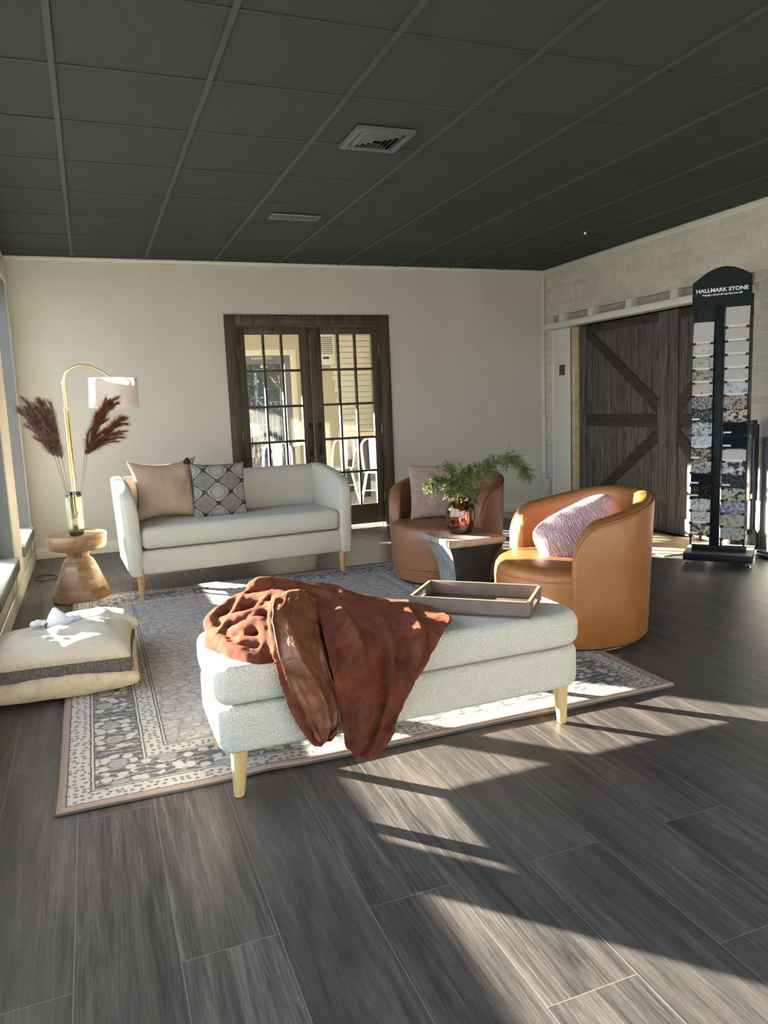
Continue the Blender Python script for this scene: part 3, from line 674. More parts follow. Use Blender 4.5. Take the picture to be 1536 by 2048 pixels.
def sqloft(bm, prof, yk=1.):
    V = []
    for (hw, z) in prof: V.append([bm.verts.new((sx_*hw, sy_2*hw*yk if 0 else sy_2*(.188 if 0 else hw), z)) for sx_, sy_2 in ((-1, -1), (1, -1), (1, 1), (-1, 1))])
    for A_, B_ in zip(V, V[1:]):
        for k in range(4):
            f_ = bm.faces.new((A_[k], A_[(k+1) % 4], B_[(k+1) % 4], B_[k])); f_.material_index = 1 if k in (3, 1) else 0
    bm.faces.new(V[0][::-1]); bm.faces.new(V[-1])
bm = B(); sqloft(bm, ps[:7]+[(.176, .416)]); obj('pedestal', bm, [M_stone, M_stoneb], t, 25, recalc=False)
bm = B(); sqloft(bm, [(.176, .416)]+ps[7:]); bmesh.ops.bevel(bm, geom=[e for e in bm.edges], offset=.0025, segments=2, affect='EDGES')
for f_ in bm.faces: f_.material_index = 0
obj('tabletop', bm, [M_stonetop], t, 25)

# amber vase
def amber():
    t = thing('amber_vase', 'ribbed amber glass vase with cedar branches on the stone table', 'vase', (2.06, 4.10, .46))
    prof = [(.035, .003), (.060, .006), (.078, .025), (.088, .06), (.090, .11), (.084, .155), (.068, .185), (.044, .202), (.036, .212), (.038, .222), (.042, .226)]
    prof = [(p.x, p.y) for p in cr([(a_, b_, 0) for a_, b_ in prof], 4)]
    n = 96; bm = B(); rings = []
    inner = [(max(.004, r-.006), z+(.012 if z < .03 else 0)) for r, z in prof[::-1]]
    for r, z in prof+inner:
        k = .035*exp(-((z-.10)/.07)**2)
        rings.append([bm.verts.new((r*(1-k*abs(sin(4.5*2*pi*i/n))**.5*1+k*.5)*cos(2*pi*i/n), r*(1-k*abs(sin(4.5*2*pi*i/n))**.5+k*.5)*sin(2*pi*i/n), z)) for i in range(n)])
    for A_, B_ in zip(rings, rings[1:]):
        for i in range(n): bm.faces.new((A_[i], A_[(i+1) % n], B_[(i+1) % n], B_[i]))
    bm.faces.new(rings[0][::-1]); bm.faces.new(rings[-1])
    obj('glass_body', bm, seethrough('amber_glass', (.78, .46, .20), .09), t, 60)
    bm = B(); lathe(bm, [(.03, .0), (.062, .004), (.072, .018), (.03, .02)], 48); obj('thick_base', bm, plain('dark_amber_base', (.03, .010, .003), .08, spec=.6), t)
amber()
a = N('cedar_green', rough=.65, spec=.3); oi = a.noise(a.co('Object'), 9, 3, .6)
a.set('Base Color', a.ramp(oi, [(.32, (.045, .070, .035)), (.5, (.10, .14, .055)), (.66, (.30, .34, .10))])); M_cedar = a.m
M_twig = plain('twig_brown', (.10, .07, .04), .8)
def branch(pts, spread, n, seed, label):
    rng = random.Random(seed); t = thing('cedar_branch', label, 'branch', (2.06, 4.10, .47), 0, 'cedar branches in the amber vase')
    C_ = cr(pts, 8); bm = B(); L = len(C_)
    tube(bm, C_, [.0032*(1-.7*i/(L-1)) for i in range(L)], 6)
    fb = B()
    def blade(p, d, l, w_):
        d = d.normalized(); s = d.cross(Vector((rng.uniform(-1, 1), rng.uniform(-1, 1), rng.uniform(-1, 1)))).normalized()*w_
        v = [fb.verts.new(p-s*.6), fb.verts.new(p+d*l*.5-s), fb.verts.new(p+d*l), fb.verts.new(p+d*l*.5+s), fb.verts.new(p+s*.6)]
        fb.faces.new(v)
    for k in range(n):
        q = .18+.82*rng.random()**.75; i = min(L-2, int(q*(L-1))); p = C_[i].lerp(C_[i+1], rng.random()); ax = (C_[i+1]-C_[i]).normalized()
        d = Vector((rng.gauss(0, 1), rng.gauss(0, 1), rng.gauss(-.1, .7))).normalized(); d = (d+ax*.9).normalized(); l = spread*rng.uniform(.35, 1)*(1.0-.45*q)
        e = p+d*l+Vector((0, 0, -.012*rng.random())); m = p.lerp(e, .5)+Vector((0, 0, .006))
        tube(bm, [p, m, e], .0009, 4)
        for _ in range(16):
            r_ = rng.random(); b = p.lerp(m, r_*2) if r_ < .5 else m.lerp(e, r_*2-1)
            dd = (d*.9+Vector((rng.gauss(0, .6), rng.gauss(0, .6), rng.gauss(0, .6)))); blade(b, dd, rng.uniform(.013, .027), .0018)
    obj('twigs', bm, M_twig, t, 60); obj('foliage', fb, M_cedar, t, 80, recalc=False)
br_ = [([(0, 0, -.1+.12), (.0, 0, .22), (-.05, .01, .30), (-.13, .03, .33), (-.20, .0, .28)], .105, 190, 'cedar sprig arching left out of the amber vase to a pale tip'),
       ([(.01, 0, .03), (.02, .01, .22), (.0, .02, .32), (-.05, .0, .385)], .12, 190, 'cedar sprig standing up left of centre in the amber vase'),
       ([(0, .0, .03), (.01, .0, .22), (.08, -.02, .33), (.17, -.03, .39)], .12, 220, 'cedar sprig rising to the right of centre in the amber vase'),
       ([(0, .01, .03), (.03, .0, .22), (.15, .0, .36), (.30, .0, .425), (.42, .02, .39), (.49, .03, .31)], .12, 300, 'longest cedar sprig reaching far right and drooping toward the wall'),
       ([(.0, .0, .03), (.01, .01, .22), (.04, .03, .31), (.10, .05, .36)], .13, 230, 'bushy cedar sprig filling the middle of the amber vase'),
       ([(0, -.01, .03), (-.01, -.02, .22), (-.05, -.06, .27), (-.11, -.09, .25)], .09, 130, 'short cedar sprig hanging over the front left rim of the amber vase'),
       ([(.0, -.01, .03), (.02, -.02, .21), (.045, -.06, .235), (.06, -.09, .19)], .035, 26, 'smallest cedar sprig dipping over the front of the amber vase')]
for i, (p, sp_2, n_, lb_) in enumerate(br_): branch([Vector(q) for q in p], sp_2, n_, 20+i, lb_)

# ------------------------------------------------------------ drum table, smoked vase, pampas, lamp
def latheuv(bm, prof, n=64):
    t = B(); uvl = t.loops.layers.uv.new('UVMap'); L = 0; V = []; Ls = []
    for k, (r, z) in enumerate(prof):
        if k: L += math.hypot(r-prof[k-1][0], z-prof[k-1][1])
        Ls.append(L); V.append([t.verts.new((r*cos(2*pi*i/n), r*sin(2*pi*i/n), z)) for i in range(n)])
    for k in range(len(V)-1):
        for i in range(n):
            f_ = t.faces.new((V[k][i], V[k][(i+1) % n], V[k+1][(i+1) % n], V[k+1][i]))
            for l, (ii, kk) in zip(f_.loops, ((i, k), (i+1, k), (i+1, k+1), (i, k+1))): l[uvl].uv = (ii/n*.92, Ls[kk])
    t.faces.new(V[0][::-1]); t.faces.new(V[-1]); return merge(bm, t)
t = thing('drum_side_table', 'turned hourglass wooden side table between sofa and left window wall', 'side table', (-.15, 5.575, 0), R(40))
bm = B(); latheuv(bm, [(.180, .0), (.187, .006), (.188, .03), (.170, .09), (.140, .17), (.112, .245), (.093, .282), (.074, .298), (.070, .305)]); obj('base', bm, M_block, t, 30)
bm = B(); latheuv(bm, [(.070, .303), (.073, .315), (.080, .335), (.086, .352)]); obj('neck', bm, M_block, t, 30)
bm = B(); latheuv(bm, [(.086, .350), (.15, .352), (.180, .362), (.191, .385), (.196, .42), (.198, .452), (.196, .460), (.190, .461), (.186, .457), (.184, .455)]); obj('table_top', bm, M_block, t, 30)
bm = B(); lathe(bm, [(.184, .4545), (.01, .4555)], 64); obj('top_surface', bm, wood('grey_brown_top', (.20, .155, .125), (.30, .245, .20), ax='x', sc=1.), t, 30)
def octvase():
    t = thing('smoked_glass_vase', 'tall octagonal smoked glass vase of pampas stems on the wooden side table', 'vase', (-.145, 5.53, .4565), R(22.5))
    prof = [(.035, .0), (.045, .003), (.057, .035), (.060, .06), (.060, .265), (.053, .285), (.050, .292), (.046, .292), (.049, .283), (.055, .262), (.055, .06), (.05, .03), (.03, .022)]
    bm = B(); n = 8; V = []
    for r, z in prof: V.append([bm.verts.new((r*cos(2*pi*i/n), r*sin(2*pi*i/n), z)) for i in range(n)])
    for A_, B_ in zip(V, V[1:]):
        for i in range(n): bm.faces.new((A_[i], A_[(i+1) % n], B_[(i+1) % n], B_[i]))
    bm.faces.new(V[0][::-1]); bm.faces.new(V[-1])
    obj('glass_body', bm, seethrough('smoked_glass', (.80, .82, .77), .07), t, 10)
    bm = B(); lathe(bm, [(.034, .001), (.044, .004), (.052, .022), (.03, .023)], 8); obj('thick_base', bm, seethrough('dark_glass_base', (.22, .25, .25), .15), t, 10)
    bm = B(); lathe(bm, [(.0535, .279), (.0515, .2935), (.0455, .2935), (.0465, .279)], 8, cap=False); obj('rim', bm, seethrough('blue_glass_rim', (.30, .38, .55), .15), t, 10)
octvase()
a = N('pampas_plume', rough=.95, spec=.1); a.set('Base Color', a.ramp(a.noise(a.co('Object'), 30, 3), [(.3, (.11, .065, .050)), (.7, (.25, .155, .12))])); M_plume = a.m
a = N('pampas_plume_warm', rough=.95, spec=.1); a.set('Base Color', a.ramp(a.noise(a.co('Object'), 30, 3), [(.3, (.085, .030, .018)), (.7, (.20, .080, .040))])); M_plume2 = a.m
M_stem = plain('dry_stem', (.30, .20, .13), .8)
def pampas(foot, neck, tip, sweep, wid, n, seed, label, mat):
    rng = random.Random(seed); o0 = Vector(foot); t = thing('pampas_stem', label, 'pampas grass', foot, 0, 'dried pampas stems in the smoked glass vase')
    nk = Vector(neck)-o0; tp = Vector(tip)-o0; bend = nk.lerp(tp, .5)+Vector(sweep)*.5
    st = cr([Vector((0, 0, 0)), nk*.5+Vector((nk.x*.02, 0, .0)), nk], 6); bm = B(); tube(bm, st, .0028, 6); obj('stem', bm, M_stem, t)
    ax = cr([nk, bend, tp], 14); L = len(ax); fb = B(); tube(fb, ax, .002, 4)
    nt_ = 16; tufts = []
    for k in range(nt_):
        q = .02+.80*k/nt_; i = min(L-2, int(q*(L-1))); p = ax[i]; d = (ax[i+1]-ax[i]).normalized()
        out = Vector((rng.gauss(0, 1), rng.gauss(0, .6), rng.gauss(0, .8))); out = (out-d*out.dot(d)).normalized()
        l = rng.uniform(.11, .175)*(1-.35*q); w_ = wid*.85*rng.uniform(.3, 1.0)*sin(pi*min(1, q*.75+.22))
        tufts.append(cr([p, p+d*l*.45+out*w_*.55, p+d*l*.85+out*w_+Vector(sweep)*.5, p+d*l*1.1+out*w_*1.15+Vector(sweep)+Vector((0, 0, -.012))], 6))
    tufts.append(cr([ax[int(L*.6)], ax[int(L*.8)], ax[-1]], 8)); tufts.append(cr([ax[0], ax[int(L*.3)], ax[int(L*.65)]], 8))
    for k in range(n*7):
        T_ = tufts[rng.randrange(len(tufts))]; i = rng.randrange(len(T_)-1); q = i/(len(T_)-1); p = T_[i].lerp(T_[i+1], rng.random()); d = (T_[i+1]-T_[i]).normalized()
        out = Vector((rng.gauss(0, 1), rng.gauss(0, 1), rng.gauss(0, 1))); out = (out-d*out.dot(d)).normalized(); r_ = .034*(1-q)**.5+.004
        l = rng.uniform(.018, .045); e = p+d*l+out*r_*rng.uniform(.4, 1.3); s_2 = d.cross(out).normalized()*rng.uniform(.0009, .0022)
        fb.faces.new((fb.verts.new(p-s_2), fb.verts.new(p+s_2), fb.verts.new(e)))
        w2 = e+Vector((rng.gauss(0, .006), rng.gauss(0, .006), rng.gauss(.002, .006))); fb.faces.new((fb.verts.new(e-s_2*.7), fb.verts.new(e+s_2*.7), fb.verts.new(w2)))
    obj('plume', fb, mat, t, 80, recalc=False)
pampas((-.130, 5.53, .485), (-.235, 5.50, 1.00), (-.355, 5.48, 1.305), (-.03, 0, .02), .062, 800, 1, 'dark pampas plume reaching furthest left', M_plume)
pampas((-.140, 5.54, .485), (-.215, 5.52, .99), (-.285, 5.50, 1.315), (-.02, 0, .02), .060, 760, 2, 'dark pampas plume second from the left', M_plume)
pampas((-.135, 5.52, .485), (-.190, 5.50, .98), (-.225, 5.48, 1.285), (-.02, 0, .02), .055, 640, 3, 'dark pampas plume just left of the lamp pole', M_plume)
pampas((-.155, 5.53, .485), (-.045, 5.50, 1.00), (.115, 5.48, 1.36), (.03, 0, .0), .078, 1000, 4, 'reddish pampas plume right of the lamp pole overlapping the shade', M_plume2)
pampas((-.150, 5.545, .485), (-.030, 5.53, 1.00), (.190, 5.50, 1.235), (.03, 0, -.01), .055, 640, 5, 'reddish pampas plume leaning furthest right below the shade', M_plume2)
# lamp
t = thing('arc_floor_lamp', 'brass arc floor lamp with white drum shade behind the wooden side table', 'floor lamp', (-.145, 6.1, 0))
bm = B(); lathe(bm, [(.13, 0), (.135, .004), (.135, .018), (.13, .022), (.02, .026)], 48); obj('base', bm, M_brass, t)
bm = B(); tube(bm, [(0, 0, .02), (-.004, 0, 1.31)], .0155, 20); obj('lower_pole', bm, M_brass, t)
bm = B(); tube(bm, [(-.004, 0, 1.30), (-.008, 0, 1.50)], .0085, 16); tube(bm, [(-.004, 0, 1.305), (-.004, 0, 1.325)], .0165, 16); tube(bm, [(-.008, 0, 1.495), (-.008, 0, 1.515)], .0105, 16); obj('upper_pole', bm, M_brass, t)
bm = B(); tube(bm, cr([(-.008, 0, 1.51), (.015, -.0, 1.575), (.06, 0, 1.615), (.125, 0, 1.632), (.20, 0, 1.618), (.275, 0, 1.575), (.335, 0, 1.525)], 8), .006, 12); obj('arc_arm', bm, M_brass, t)
bm = B(); tube(bm, [(.335, 0, 1.53), (.337, 0, 1.44)], .012, 12); tube(bm, [(.335-.165, 0, 1.505), (.335+.165, 0, 1.505)], .002, 6); tube(bm, [(.335, -.165, 1.505), (.335, .165, 1.505)], .002, 6); obj('socket', bm, M_brass, t)
m = bpy.data.materials.new('white_lampshade_linen'); m.use_nodes = True; q = m.node_tree; q.nodes.clear(); oo = q.nodes.new('ShaderNodeOutputMaterial'); mx = q.nodes.new('ShaderNodeMixShader'); dd = q.nodes.new('ShaderNodeBsdfDiffuse'); tt = q.nodes.new('ShaderNodeBsdfTranslucent')
dd.inputs[0].default_value = (.78, .76, .74, 1); tt.inputs[0].default_value = (.85, .8, .75, 1); mx.inputs[0].default_value = .35; q.links.new(dd.outputs[0], mx.inputs[1]); q.links.new(tt.outputs[0], mx.inputs[2]); q.links.new(mx.outputs[0], oo.inputs[0])
bm = B(); sheet(bm, lambda u, v: ((.172+.006*(1-v))*cos(2*pi*u), (.172+.006*(1-v))*sin(2*pi*u), -.11+.22*v), 64, 6, True)
so_ = obj('lamp_shade', bm, m, t, 60, (.337, 0, 1.42), (0, R(2), 0)); s = so_.modifiers.new('s', 'SOLIDIFY'); s.thickness = .002
bm = B(); lathe(bm, [(.0, 1.36), (.02, 1.365), (.03, 1.39), (.022, 1.43), (.012, 1.445)], 20, Matrix.Translation((.337, 0, 0))); obj('bulb', bm, plain('white_bulb', (.8, .8, .78), .3), t)
bm = B(); tube(bm, cr([(-.04, -.12, .005), (-.155, .23, .005), (-.235, .42, .006), (-.325, .45, .006), (-.36, .34, .005), (-.305, .23, .005), (-.215, .26, .005), (-.105, .10, .005)], 8), .004, 8)
obj('power_cord', bm, M_blackpl, t)['label'] = 'thin black cord looping on the floor'

# ------------------------------------------------------------ floor cushions
M_beige = cloth('beige_cotton', (.42, .35, .26), 400, (.50, .42, .32)); 
a = N('charcoal_slub_linen', rough=.9, spec=.15); v = a.co('Object', scale=(40, 40, 4)); n1 = a.noise(v, 6, 4, .7)
a.set('Base Color', a.ramp(n1, [(.35, (.035, .033, .032)), (.6, (.13, .12, .11)), (.75, (.24, .22, .20))])); a.bump(n1, .4, .003); M_slub = a.m
def slabcushion(w, h, t, seed, r=.06, wr=.012, dome=.05):
    bm = pillow_bm(w, h, t, seed, n=34, pinch=.02, wr=wr, pw=.26); return bm
o = obj('floor_cushion', slabcushion(.66, .66, .155, 11), M_beige, None, 80); o.location = (-.205, 3.825, .074); o.rotation_euler = (0, 0, R(-2)); tag(o, 'beige floor cushion at the bottom of the pile by the window wall', 'floor cushion')
o = obj('floor_cushion', slabcushion(.36, .32, .14, 14), M_terry, None, 80); o.location = (-.06, 4.13, .190); o.rotation_euler = (R(-4), R(3), R(12)); tag(o, 'cream floor cushion peeking out behind the rest of the pile', 'floor cushion')
t = thing('floor_cushion', 'cream terry floor cushion with charcoal linen side topping the pile', 'floor cushion', (-.215, 3.815, .176), R(-4))
N_ = 40
def topz(u, v):
    x = (u-.5)*2; y = (v-.5)*2; m = max(0, (1-x**6)*(1-y**6))
    z = .050*m**.5+.028*max(0, (1-x*x)*(1-y*y))
    z += (.022*nz(x*2.6+3, y*2.2, 4)+.008*nz(x*7, y*5, 2))*m-.028*exp(-((x+.15)/.42)**2-((y-.55)/.28)**2)+.022*exp(-((x-.25)/.3)**2-((y-.45)/.35)**2)
    return z
def CS(u, v):
    x = (u-.5)*.63; y = (v-.5)*.56; k = 1-.03*(1-(2*u-1)**2); k2 = 1-.03*(1-(2*v-1)**2)
    return (x*k2, y*k, topz(u, v))
bm = B(); sheet(bm, CS, N_, N_); o = obj('terry_top', bm, M_terry, t, 80); s = o.modifiers.new('s', 'SOLIDIFY'); s.thickness = .008; s.offset = -1
def side(u, v):
    q = (u*4) % 4; k = int(q); f = q-k
    uu, vv = ((f, 0), (1, f), (1-f, 1), (0, 1-f))[k]; p = CS(uu, vv); c = sin(pi*v)*.012+.006*nz(p[0]*25, p[1]*25, v*3)
    n_ = Vector(((uu-.5), (vv-.5), 0)); m_ = max(abs(n_.x), abs(n_.y)); d = Vector((n_.x if abs(n_.x) > .49 else 0, n_.y if abs(n_.y) > .49 else 0, 0))*2
    return (p[0]*.992+d.x*c, p[1]*.992+d.y*c, -.086*v+.010*nz(p[0]*8, p[1]*8, 2)*(v < .9)+(0 if v else topz(uu, vv)))
bm = B(); sheet(bm, side, 160, 8); obj('linen_side', bm, M_slub, t, 80)
bm = B(); box(bm, -.29, .29, -.25, .25, -.055, .0, .02); obj('filling', bm, M_slub, t)
bm = B(); tube(bm, [CS(i/40, 0) for i in range(41)]+[CS(1, i/40) for i in range(1, 41)], .004, 6); obj('seam', bm, M_terry, t)
# cloth bundle on top
t = thing('cloth_bundle', 'small white and blue cloth bundle with a brown strap on the floor cushions', 'cloth', (-.24, 3.995, .246), R(5))
bm = B(); box(bm, -.055, .055, -.022, .022, -.006, .016, .006); obj('brown_strap', bm, plain('brown_leather_strap', (.14, .06, .035), .6), t)
bm = B()
def cone(u, v):
    r = (.046*(1-v)+.016)*(1+.12*nz(u*6, v*3, 2)); a_ = 2*pi*u; return (r*1.05*cos(a_)+.012-.012*v, r*.6*sin(a_), -.002+.075*v**.85+.006*nz(u*4, v*4))
sheet(bm, cone, 28, 10, True); lathe(bm, [(.0165, 0), (.012, .008), (.004, .012)], 14, Matrix.Translation((.0, 0, .072)))
obj('white_folded_cloth', bm, cloth('bright_white_cloth', (.72, .74, .80), 400), t, 80)
for sx_, m_ in ((1, cloth('blue_striped_cloth', (.30, .36, .52), 90, (.70, .72, .78))), (-1, cloth('grey_white_cloth', (.60, .62, .66), 200))):
    for k in range(3):
        bm = B(); c0 = Vector((sx_*(.055+.022*k), .004*k, .012+.004*(k == 1)))
        sheet(bm, lambda u, v: (c0.x+(.020+.006*nz(u*5, v*5, k))*sin(pi*v)*cos(2*pi*u), c0.y+(.022+.006*nz(u*5, v*4, k+3))*sin(pi*v)*sin(2*pi*u), c0.z+.017*cos(pi*v)), 16, 10, True)
        obj('rolled_cloth', bm, m_, t, 80)

# ------------------------------------------------------------ bench
def bench():
    t = thing('bench', 'long ivory boucle bench with curved back edge carrying a throw and a tray', 'bench', (0, 0, 0))
    pts = [(.325, 2.315), (.60, 2.312), (1.0, 2.312), (1.4, 2.315), (1.58, 2.320), (1.655, 2.345), (1.69, 2.40), (1.702, 2.50), (1.700, 2.62), (1.690, 2.73), (1.655, 2.80), (1.58, 2.828), (1.35, 2.836), (.80, 2.838), (.50, 2.836), (.36, 2.83), (.310, 2.805), (.295, 2.75), (.293, 2.60), (.293, 2.42), (.300, 2.345)]
    cl = [(p.x, p.y) for p in cr([(a_, b_, 0) for a_, b_ in pts]+[(pts[0][0], pts[0][1], 0)], 5)][:-1]
    def slab(z0, z1, bev, ins):
        bm = B(); cx, cy = .98, 2.58
        poly = [(cx+(x-cx)*(1-ins), cy+(y-cy)*(1-ins*1.8)) for x, y in cl]
        prism(bm, poly, z0, z1, 'XY', bev, 6); return bm
    obj('base', slab(.165, .322, .028, .008), M_boucle2, t, 80)
    bm = slab(.326, .452, .040, 0.)
    for v in bm.verts:
        if v.co.z > .44: v.co.z += .012*max(0, 1-((v.co.x-1)/.75)**2)*max(0, 1-((v.co.y-2.6)/.35)**2)
    bmesh.ops.triangulate(bm, faces=[f for f in bm.faces if len(f.verts) > 8])
    obj('seat_cushion', bm, M_boucle2, t, 80)
    for (lx, ly) in ((.365, 2.375), (1.615, 2.395), (.360, 2.765), (1.615, 2.785)):
        bm = B(); lathe(bm, [(.0165, .003), (.018, .006), (.030, .170)], 24)
        dx_ = -.018 if lx < 1 else .012
        for v in bm.verts: v.co.x += dx_*(1-v.co.z/.17)*.6
        lathe(bm, [(.012, 0), (.012, .004)], 12, Matrix.Translation((dx_*.6, 0, 0)))
        obj('leg', bm, M_ash, t, 40, (lx, ly, 0))
bench()
# tray
a = N('grey_brown_burlap_tray', rough=.75, spec=.25); v = a.co('Object'); wv1 = a.n('ShaderNodeTexWave', {'bands_direction': 'X'}, Vector=v, Scale=130.0, Distortion=1.).outputs['Fac']; wv2 = a.n('ShaderNodeTexWave', {'bands_direction': 'Y'}, Vector=v, Scale=130.0, Distortion=1.).outputs['Fac']
h_ = a.math('MULTIPLY', wv1, wv2); a.set('Base Color', a.mix(a.noise(v, 20, 4), (.13, .090, .070), (.20, .145, .112))); a.bump(h_, .4, .002); M_tray = a.m
M_trayedge = plain('tray_raw_edge', (.33, .24, .15), .6)
t = thing('serving_tray', 'rectangular woven grey-brown tray with cut handles on the bench', 'tray', (1.352, 2.575, .466), R(-41.5))
tw, td, th_ = .465, .275, .058
bm = B(); box(bm, -tw/2, tw/2, -td/2, td/2, 0, .008, .001); obj('tray_base', bm, M_tray, t)
for s in (-1, 1):
    bm = B(); y0 = s*td/2; box(bm, -tw/2, tw/2, min(y0, y0-s*.012), max(y0, y0-s*.012), 0, th_, .001)
    obj('long_side', bm, M_tray, t)
    bm = B(); x0 = s*tw/2; xa_, xb_ = min(x0, x0-s*.012), max(x0, x0-s*.012)
    box(bm, xa_, xb_, -td/2+.012, -.055, 0, th_, .001); box(bm, xa_, xb_, .055, td/2-.012, 0, th_, .001); box(bm, xa_, xb_, -.0555, .0555, 0, .022); box(bm, xa_, xb_, -.0555, .0555, .044, th_)
    obj('handle_side', bm, M_tray, t)
bm = B()
for s in (-1, 1): box(bm, -tw/2, tw/2, s*(td/2-.006)-.0055, s*(td/2-.006)+.0055, th_, th_+.0012); box(bm, s*(tw/2-.006)-.0055, s*(tw/2-.006)+.0055, -td/2, td/2, th_, th_+.0012)
obj('rim', bm, M_trayedge, t)

# ------------------------------------------------------------ throw blanket
SR = [[(0.72, 2.85, 0.578), (0.842, 2.85, 0.552), (0.924, 2.85, 0.511), (1.041, 2.82, 0.475), (1.153, 2.72, 0.478)], [(0.713, 2.65, 0.554), (0.809, 2.62, 0.544), (0.919, 2.6, 0.509), (1.039, 2.6, 0.493), (1.144, 2.5, 0.49)], [(0.671, 2.38, 0.518), (0.765, 2.33, 0.505), (0.864, 2.32, 0.490), (0.967, 2.32, 0.486), (1.112, 2.34, 0.490)], [(0.652, 2.265, 0.413), (0.739, 2.240, 0.404), (0.837, 2.27, 0.37), (0.899, 2.245, 0.367), (1.001, 2.265, 0.388)], [(0.672, 2.275, 0.293), (0.737, 2.24, 0.29), (0.819, 2.285, 0.253), (0.865, 2.255, 0.252), (0.931, 2.285, 0.27)], [(0.696, 2.27, 0.187), (0.73, 2.24, 0.181), (0.793, 2.275, 0.156), (0.825, 2.26, 0.163), (0.876, 2.28, 0.184)], [(0.707, 2.27, 0.127), (0.727, 2.26, 0.106), (0.752, 2.27, 0.089), (0.78, 2.27, 0.103), (0.815, 2.28, 0.116)]]
SL = [[(0.553, 2.6, 0.596), (0.608, 2.6, 0.607), (0.663, 2.6, 0.591), (0.685, 2.55, 0.572)], [(0.503, 2.45, 0.585), (0.553, 2.42, 0.568), (0.629, 2.45, 0.541), (0.688, 2.48, 0.498)], [(0.476, 2.3, 0.503), (0.525, 2.26, 0.491), (0.6, 2.3, 0.467), (0.667, 2.33, 0.439)], [(0.493, 2.27, 0.395), (0.546, 2.24, 0.387), (0.622, 2.28, 0.36), (0.675, 2.3, 0.344)], [(0.529, 2.27, 0.296), (0.57, 2.24, 0.292), (0.632, 2.275, 0.263), (0.684, 2.29, 0.242)], [(0.565, 2.27, 0.222), (0.59, 2.255, 0.209), (0.631, 2.27, 0.2), (0.676, 2.285, 0.214)], [(0.586, 2.27, 0.18), (0.596, 2.265, 0.173), (0.611, 2.27, 0.173), (0.638, 2.28, 0.184)]]
FOLDN = (2.2, 3.7)
def grid(rows, nu, nv, off=0., fold=0., seed=0, thick=.014):
    rs = [cr(r, nu) for r in rows]; m = len(rs[0]); cols = [cr([r[i] for r in rs], nv) for i in range(m)]
    bm = B(); V = []
    for i, c_ in enumerate(cols):
        V.append([]); 
        for j, p in enumerate(c_):
            u = i/(m-1); v_ = j/(len(c_)-1)
            q_ = u*FOLDN[seed % 2]+.55*nz(v_*2.2, seed)+.35*(v_-.5)*(1 if seed % 2 else -1); tri = abs((q_ % 1)-.5)*2
            f_ = fold*(tri**1.5*2-1)*ss(.0, .40, v_)+fold*.7*nz(u*7+seed, v_*2.2)+fold*.5*nz(u*15+seed, v_*6)
            f_ = max(f_, -.009)
            V[-1].append(bm.verts.new(p+Vector((0, -off-f_, off*.6+f_*.3))))
    for i in range(m-1):
        for j in range(len(V[0])-1): bm.faces.new((V[i][j], V[i+1][j], V[i+1][j+1], V[i][j+1]))
    bmesh.ops.recalc_face_normals(bm, faces=bm.faces)
    if thick: bmesh.ops.solidify(bm, geom=list(bm.faces), thickness=thick)
    return bm
bm = grid(SR, 12, 10, .017, .040, 1, .014)
merge(bm, grid(SL, 9, 8, -.004, .006, 4, .010))
